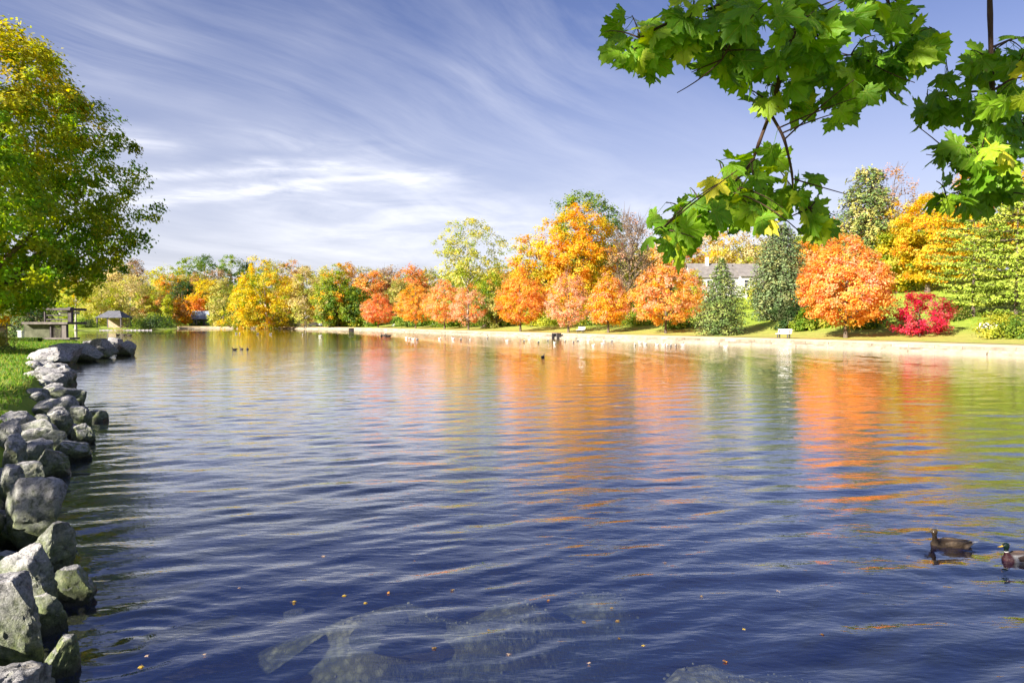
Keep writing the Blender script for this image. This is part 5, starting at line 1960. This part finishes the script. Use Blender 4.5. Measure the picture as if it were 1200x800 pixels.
M['dark_feather'] = simple_mat('dark_feathers', (0.03, 0.025, 0.02), (0.09, 0.07, 0.055), 20, .7)
gull, dark = bird_mesh('gull', M['white_feather']), bird_mesh('dark_duck', M['dark_feather'])
GULLS = [(571, 396), (594, 399.5), (614, 400), (631, 401), (650, 402), (662, 400), (672, 401), (677, 399.3), (689, 399.3), (695, 405), (706, 403), (708, 399.6), (717, 399.8), (744, 404), (750, 401.6),
         (756, 403), (770, 404), (777, 404), (782, 405.2), (786, 405), (792, 405), (800, 404.4), (850, 406.5), (476, 396), (480, 396.6), (484, 397.6), (489, 397.8), (515, 397), (531, 397.2), (540, 398),
         (551, 398), (277, 391), (281, 391), (302, 391.4), (317, 391.6), (355, 392), (375, 394), (620, 398.2), (642, 399)]
gb = np.random.default_rng(12)
for px, py in GULLS:
    q = on_water(px, py)
    s_ = 1.1 if px > 540 else 1.4
    link('gull', gull, None, (q[0], q[1], -.01), (0, 0, gb.uniform(0, 6.28)), (s_, s_, s_), label='small white gull floating on the far water off the wall', cat='gull', group='white gulls on the far water')
for px, py, lab in [(275, 410, 'dark duck alone on the left of the three far ducks'), (283, 409.4, 'dark duck in the middle of the three far ducks'), (290, 409.6, 'dark duck on the right of the three far ducks'),
                    (636, 419, 'single dark duck in the middle of the orange reflection')]:
    q = on_water(px, py)
    link('duck', dark, None, (q[0], q[1], -.01), (0, 0, gb.uniform(0, 6.28)), (1.25, 1.25, 1.25), label=lab, cat='duck')
for px, py in [(447, 394), (450, 393.4), (453, 394), (456, 394.2), (138, 393), (145, 393), (152, 393.4)]:
    q = on_water(px, py)
    link('goose', dark, None, (q[0], q[1], -.01), (0, 0, gb.uniform(0, 6.28)), (2.2, 2.2, 2.2), label='dark goose in a small flock on the far water', cat='goose', group='dark geese on the far water')

# ------------------------------------------------------------------ the near maple whose boughs hang into the picture
HALF = [(0.0, -0.02), (0.07, -0.06), (0.17, -0.15), (0.24, -0.12), (0.33, -0.19), (0.37, -0.10), (0.47, -0.09), (0.41, 0.02), (0.40, 0.10), (0.52, 0.12), (0.60, 0.22), (0.76, 0.27),
        (0.68, 0.36), (0.72, 0.48), (0.57, 0.46), (0.48, 0.53), (0.40, 0.47), (0.29, 0.42), (0.31, 0.55), (0.41, 0.66), (0.28, 0.70), (0.24, 0.84), (0.13, 0.82), (0.06, 0.90), (0.0, 1.06)]


def maple_leaf_mesh(seed, stalk=0.75):
    r = np.random.default_rng(seed)
    right = np.array(HALF) * np.array([1, 1]) + r.normal(0, .014, (len(HALF), 2))
    left = np.array(HALF)[1:-1][::-1] * np.array([-1, 1]) + r.normal(0, .014, (len(HALF) - 2, 2))
    O = np.concatenate([right, left])
    c = np.array([0, 0.16])
    rings = [O, c + (O - c) * 0.66, c + (O - c) * 0.33]
    P = np.concatenate(rings + [c[None]])
    n = len(O)
    ang = np.arctan2(P[:, 0], P[:, 1] + .05)
    rad = np.hypot(P[:, 0], P[:, 1])
    fold = np.abs(np.sin(ang * 3.9 + .0)) * rad * 0.10
    curl = r.uniform(.05, .50)
    z = fold - curl * (P[:, 1] - .2) ** 2 - r.uniform(-.1, .65) * P[:, 0] ** 2 + r.normal(0, .012, len(P)) + r.normal(0, .12) * P[:, 0] * P[:, 1]
    V = np.column_stack([P[:, 0], P[:, 1] + stalk, z])
    F = []
    for k in range(2):
        for i in range(n):
            j = (i + 1) % n
            F.append((k * n + i, k * n + j, (k + 1) * n + j))
            F.append((k * n + i, (k + 1) * n + j, (k + 1) * n + i))
    for i in range(n):
        F.append((2 * n + i, 2 * n + (i + 1) % n, 3 * n))
    uv = [(a, b) for a, b in P]
    nb = len(V)
    q = np.linspace(0, 1, 5)
    pts = np.column_stack([0.05 * np.sin(q * 3 + seed), q * stalk, -0.06 * np.sin(q * 3.0)])
    pts[-1] = (0, stalk, z[0])
    tv, tq = tube_np(pts, np.full(5, .013), 4)
    V = np.concatenate([V, tv])
    uv += [(0.0, -5.0)] * len(tv)
    me = np_mesh('leaf', V, quads=tq + nb, tris=np.array(F), mat=M['maple_leaf'], smooth=True, uv=np.array(uv))
    return me


def maple_leaf_mat():
    m, t = new_mat('maple_leaf')
    oi = t.n('ShaderNodeObjectInfo')
    uvn = t.n('ShaderNodeUVMap', uv_map='UVMap')
    u, v, _ = t.sep(uvn.outputs[0])
    ang = t.math('ARCTAN2', u, t.math('ADD', v, 0.02))
    rad = t.math('SQRT', t.math('ADD', t.math('MULTIPLY', u, u), t.math('MULTIPLY', v, v)))
    pp = t.math('PINGPONG', ang, radians(26))
    vein = t.math('MULTIPLY', pp, rad)
    vm = t.ramp(vein, [(0.004, 1.0), (0.016, 0.0)])
    # side veins
    sv = t.n('ShaderNodeTexWave', wave_type='BANDS', bands_direction='X')
    sv.inputs['Scale'].default_value = 5.5
    sv.inputs['Distortion'].default_value = 1.5
    t.l(t.comb(t.math('ADD', rad, t.math('MULTIPLY', pp, 1.1)), ang), sv.inputs['Vector'])
    svm = t.ramp(sv.outputs['Fac'], [(0.9, 0.0), (1.0, 0.35)])
    tcn = t.n('ShaderNodeTexCoord')
    no = t.noise(tcn.outputs['Object'], 3.2, 5, .65)
    base = t.mix(t.ramp(no, [(.35, 0.0), (.7, .55)]), oi.outputs['Color'], t.mix(0.35, oi.outputs['Color'], (0.45, 0.48, 0.03)))
    spots = t.ramp(t.noise(tcn.outputs['Object'], 14, 3, .6), [(.70, 0.0), (.75, .7)])
    base = t.mix(spots, base, (0.16, 0.10, 0.03))
    c = t.mix(t.math('MULTIPLY', t.math('MAXIMUM', vm, svm), .55), base, (0.48, 0.52, 0.12))
    nb = bump(t, t.math('ADD', t.math('MULTIPLY', vm, -1.0), t.math('MULTIPLY', no, .6)), .5, .02)
    p = pbr(t, c, .42, nb, .35)
    tr = t.n('ShaderNodeBsdfTranslucent')
    hs_ = t.n('ShaderNodeHueSaturation')
    hs_.inputs['Hue'].default_value = 0.485
    hs_.inputs['Saturation'].default_value = 1.12
    hs_.inputs['Value'].default_value = 1.5
    t.l(c, hs_.inputs['Color'])
    t.l(hs_.outputs[0], tr.inputs[0])
    mx = t.n('ShaderNodeMixShader')
    mx.inputs[0].default_value = 0.5
    t.l(p, mx.inputs[1])
    t.l(tr.outputs[0], mx.inputs[2])
    out(t, mx.outputs[0])
    return m


M['maple_leaf'] = maple_leaf_mat()
LEAVES = [maple_leaf_mesh(900 + k) for k in range(8)]

mr = np.random.default_rng(33)
TX, TY = -2.6, -2.6
tree = empty('maple_tree', (0, 0, 0), label='near maple whose green leafy boughs hang into the top right of the view', cat='tree')
ground_z = hgt(TX, TY)
v_, q_ = tube_np(np.array([[TX, TY, ground_z - .3], [TX + .1, TY, 2.5], [TX + .3, TY + .1, 5], [TX + .4, TY + .3, 8]]), np.array([.38, .28, .2, .06]), 12)
link('trunk', np_mesh('trunk', v_, quads=q_, mat=M['bark'], smooth=True), tree)
for e in [(-5, -1, 7), (-1.5, -5, 7.5), (-.5, -.3, 8.2), (-4.5, -4.0, 8), (-3, .4, 7.5)]:
    q = np.linspace(0, 1, 6)[:, None]
    a, e = np.array([TX + .25, TY, 4.0]), np.array(e, float)
    v_, q_ = tube_np(a * (1 - q) ** 2 + (a * .4 + e * .6 + [0, 0, -.4]) * 2 * q * (1 - q) + e * q ** 2, np.linspace(.13, .03, 6), 8)
    link('limb', np_mesh('limb', v_, quads=q_, mat=M['bark'], smooth=True), tree)
C, _ = crown_clumps(mr, 190, 'round', 3.9, 5.2, .2, .5)
C += np.array([-2.7, -2.2, 4.5])
C = C[(C[:, 2] - 2.5 > 0.62 * np.maximum(C[:, 1], 0) + 1.2)]
idx = np.repeat(np.arange(len(C)), 36)
L = C[idx] + mr.normal(0, .33, (len(idx), 3))
nn = mr.normal(0, .5, L.shape) + np.array([0, 0, .8])
nn /= np.linalg.norm(nn, axis=1)[:, None]
V, T = leaf_quads(L, nn, .17, mr, .85)
link('crown', np_mesh('crown', V, tris=T, mat=M['leaf'], col=np.repeat(palette(mr, len(L), [('green', .6), ('midgreen', .4)]), 4, 0)), tree, kind='stuff')


def in_poly(x, y, P):
    c = False
    for (x0, y0), (x1, y1) in zip(P, P[1:] + P[:1]):
        if (y0 > y) != (y1 > y) and x < x0 + (y - y0) / (y1 - y0) * (x1 - x0):
            c = not c
    return c


# boughs: (points as seen, distance, radius at start and end)
B1 = dict(main=[([(985, -190), (955, -80), (943, 0), (934, 34), (919, 72), (910, 106), (906, 123)], 2.05, .0125, .0068),
                ([(906, 123), (890, 166), (881, 191), (858, 217), (830, 246), (809, 259)], 2.05, .0058, .0022),
                ([(830, 246), (802, 258), (776, 268)], 2.03, .0022, .0014), ([(909, 125), (919, 161), (928, 200), (930, 229), (949, 244)], 2.02, .0050, .0020),
                ([(934, 34), (962, 51), (981, 76), (1002, 87)], 2.15, .0045, .0018), ([(981, 76), (1006, 64), (1032, 60)], 2.15, .003, .0016),
                ([(950, -60), (890, -20), (850, 4), (812, 18), (775, 30), (750, 45)], 1.95, .0065, .0028),
                ([(872, -8), (858, 18), (850, 44), (846, 70)], 2.0, .004, .0018), ([(955, -70), (1010, -30), (1050, 0), (1075, 20)], 2.2, .0062, .0025),
                ([(1040, -8), (1052, 30), (1048, 62)], 2.2, .0035, .0016), ([(880, 191), (884, 214), (886, 238)], 2.06, .0028, .0014), ([(858, 217), (846, 200), (843, 188)], 2.03, .0028, .0014)],
          regions=[([(703, 52), (714, 14), (740, 10), (770, 16), (800, -10), (1062, -10), (1085, 25), (1105, 45), (1100, 75), (1083, 90), (1062, 112), (1040, 118), (1030, 108), (1000, 132), (985, 158),
                     (965, 153), (945, 140), (930, 122), (890, 132), (870, 110), (850, 96), (830, 88), (815, 85), (800, 112), (785, 108), (770, 98), (745, 103), (730, 85), (713, 75)], 310),
                   ([(752, 288), (762, 240), (790, 236), (815, 212), (845, 178), (880, 182), (905, 172), (925, 197), (960, 207), (994, 225), (988, 245), (968, 286), (940, 282), (930, 245), (905, 262),
                     (885, 290), (860, 288), (845, 272), (820, 262), (808, 305), (790, 305), (770, 292)], 115)])
B2 = dict(main=[([(1166, -200), (1158, -90), (1160, 0), (1162, 85), (1165, 123), (1164, 157), (1160, 208)], 2.25, .0105, .0036), ([(1160, 208), (1142, 216), (1123, 225), (1108, 232)], 2.25, .003, .0016),
                ([(1160, 208), (1172, 216), (1184, 226)], 2.25, .003, .0016), ([(1164, 170), (1148, 192), (1136, 204)], 2.2, .003, .0015), ([(1164, 110), (1130, 108), (1104, 114), (1088, 120)], 2.3, .004, .0018),
                ([(1164, 100), (1186, 92), (1210, 90)], 2.2, .004, .002), ([(1162, 60), (1185, 46), (1210, 42)], 2.3, .004, .002), ([(1165, 130), (1190, 140), (1212, 150)], 2.3, .0035, .0018)],
          regions=[([(1074, 140), (1082, 112), (1098, 62), (1130, 56), (1152, 60), (1180, 42), (1215, 36), (1215, 238), (1176, 243), (1140, 262), (1126, 248), (1088, 243), (1092, 215), (1086, 200),
                     (1072, 185)], 170)])
GREENS = [(0.14, 0.34, 0.014), (0.18, 0.40, 0.016), (0.23, 0.45, 0.02), (0.11, 0.29, 0.014), (0.32, 0.50, 0.025), (0.16, 0.36, 0.015)]
HUNG = []
for B in (B1, B2):
    br = None
    nodes = []
    for k, (pts, d, r0, r1) in enumerate(B['main']):
        P3 = np.array([at(x, y, d + .04 * sin(j * 1.3 + k)) for j, (x, y) in enumerate(pts)])
        if k:       # start on the parent bough
            j = np.argmin(np.linalg.norm(dense - P3[0], axis=1)) if len(dense) else 0
            P3[0] = dense[j]
        tt_ = np.linspace(0, 1, len(P3))
        uu = np.linspace(0, 1, 4 * len(P3))
        Q3 = np.column_stack([np.interp(uu, tt_, P3[:, c]) for c in range(3)])
        Q3[1:-1] = (Q3[:-2] + Q3[1:-1] + Q3[2:]) / 3
        rr = np.linspace(r0, r1, len(Q3)) * (1 + .14 * (np.arange(len(Q3)) % 5 == 0))
        v_, q_ = tube_np(Q3, rr, 7)
        me = np_mesh('twig', v_, quads=q_, mat=M['twig'], smooth=True)
        if br is None:
            br = link('branch', me, tree)
            # the bough goes on up to the tree
            a, e = Q3[0], np.array([TX + .25, TY, 4.6])
            q = np.linspace(0, 1, 10)[:, None]
            mid = np.array([a[0], a[1] - .6, a[2] + 1.6])
            v_, q_ = tube_np(a * (1 - q) ** 2 + mid * 2 * q * (1 - q) + e * q ** 2, np.linspace(r0, .07, 10), 8)
            link('limb', np_mesh('limb', v_, quads=q_, mat=M['twig'], smooth=True), tree)
            dense = Q3
        else:
            link('twig', me, br)
            dense = np.concatenate([dense, Q3])
        nodes.append(Q3)
    allp = np.concatenate(nodes)
    for poly, cnt in B['regions']:
        # extra shoots to reach the whole leafy area
        xs, ys = [p[0] for p in poly], [p[1] for p in poly]
        tips = []
        tries = 0
        while len(tips) < cnt // 4 and tries < 4000:
            tries += 1
            x, y = mr.uniform(min(xs), max(xs)), mr.uniform(max(min(ys), -60) - 12, max(ys) - 22)
            if in_poly(x, y, poly) and all(np.hypot(x - a, y - b_) > 26 for a, b_ in tips):
                tips.append((x, y))
        shoots = []
        for x, y in tips:
            e = at(x, y, 2.0 + mr.normal(0, .16) + (.2 if B is B2 else 0))
            j = np.argmin(np.linalg.norm(allp - e, axis=1))
            a = allp[j]
            if np.linalg.norm(e - a) > .55:
                continue
            q = np.linspace(0, 1, 7)[:, None]
            mid = (a + e) / 2 + np.array([0, 0, .012]) + mr.normal(0, .012, 3)
            Q3 = a * (1 - q) ** 2 + mid * 2 * q * (1 - q) + e * q ** 2
            v_, q_ = tube_np(Q3, np.linspace(.0026, .0012, 7), 5)
            link('twig', np_mesh('twig', v_, quads=q_, mat=M['twig'], smooth=True), br)
            shoots.append(Q3[2:])
        cand = np.concatenate(shoots + [allp])
        done, tries = [], 0
        while len(done) < cnt and tries < 45000:
            tries += 1
            nd = cand[mr.integers(0, len(cand))]
            dr = np.array([mr.normal(0, .62), mr.normal(-.05, .42), -.62 + mr.normal(0, .42)])
            dr /= np.linalg.norm(dr)
            sz = mr.uniform(.047, .080)
            ctr = nd + dr * sz * 1.2
            f_ = ctr - np.array([0, 0, EYE])
            yc = f_[1] * cos(PITCH) - f_[2] * sin(PITCH)
            px, py = 600 + FOC * f_[0] / yc, 400 - FOC * (f_[1] * sin(PITCH) + f_[2] * cos(PITCH)) / yc
            if not in_poly(px, py, poly):
                continue
            if any(np.linalg.norm(ctr - c_) < .022 for c_ in done):
                continue
            done.append(ctr)
            nm = np.array([mr.normal(0, .75), -.6 + mr.normal(0, .55), .45 + mr.normal(0, .55)])
            nm -= dr * (nm @ dr)
            nm /= np.linalg.norm(nm)
            xa = np.cross(dr, nm)
            mtx = Matrix(((xa[0], dr[0], nm[0], nd[0]), (xa[1], dr[1], nm[1], nd[1]), (xa[2], dr[2], nm[2], nd[2]), (0, 0, 0, 1)))
            gcol = np.array(GREENS[mr.integers(0, len(GREENS))])
            u = mr.uniform()
            if u < .03:
                gcol = np.array((0.74, 0.66, 0.05))
            elif u < .14:
                gcol = np.array((0.42, 0.54, 0.035))
            HUNG.append((float(ctr[1]), br, int(mr.integers(0, len(LEAVES))), mtx @ Matrix.Scale(sz, 4), gcol))

# the 300 nearest leaves hang as objects of their own, those behind them as one part
HUNG.sort(key=lambda h_: h_[0])
for _d, br, k, mtx, gcol in HUNG[:298]:
    o = bpy.data.objects.new('leaf', LEAVES[k])
    o.parent = br
    o.matrix_local = mtx
    o.color = (*gcol, 1)
    COL.objects.link(o)
if len(HUNG) > 298:
    import bmesh
    bm = bmesh.new()
    for _d, br, k, mtx, gcol in HUNG[298:]:
        n0 = len(bm.verts)
        bm.from_mesh(LEAVES[k])
        bm.verts.ensure_lookup_table()
        bmesh.ops.transform(bm, matrix=mtx, verts=bm.verts[n0:])
    me = bpy.data.meshes.new('leaves')
    bm.to_mesh(me)
    bm.free()
    me.materials.append(M['maple_leaf'])
    o = link('leaves', me, tree, kind='stuff')
    o.color = (*GREENS[3], 1)

# fallen leaves on the water near the shore
FALL = [(484, 657, 1), (563, 658, 3), (404, 699, 0), (431, 707, 0), (452, 697, 1), (717, 716, 2), (680, 730, 2), (722, 747, 2), (687, 777, 4), (848, 772, 1), (757, 755, 0), (378, 650, 4), (776, 658, 4),
        (575, 737, 2), (727, 729, 2), (150, 640, 4), (128, 623, 4), (240, 772, 4), (176, 768, 4), (166, 778, 0), (640, 705, 1), (530, 690, 2), (820, 700, 2), (910, 690, 4), (960, 745, 1), (600, 765, 4),
        (340, 705, 0), (505, 760, 2), (870, 735, 0), (280, 690, 4)]
FC = [(0.72, 0.50, 0.10), (0.66, 0.28, 0.06), (0.30, 0.17, 0.09), (0.14, 0.30, 0.05), (0.68, 0.48, 0.40)]
FN = ['yellow', 'orange', 'brown', 'green', 'pale pink']
for px, py, c in FALL:
    q = on_water(px, py)
    wz = float(water_z(np.array([q[0]]), np.array([q[1]]), np.array([.06]))[0])
    sz = mr.uniform(.020, .034)
    o = link('fallen_leaf', LEAVES[mr.integers(0, 8)], None, (q[0], q[1], wz + .006), (mr.normal(0, .12), mr.normal(0, .12), mr.uniform(0, 6.28)), (sz, sz, sz),
             label='%s fallen leaf floating on the water near the shore' % FN[c], cat='leaf', group='fallen %s leaves floating near the shore' % FN[c])
    o.color = (*FC[c], 1)
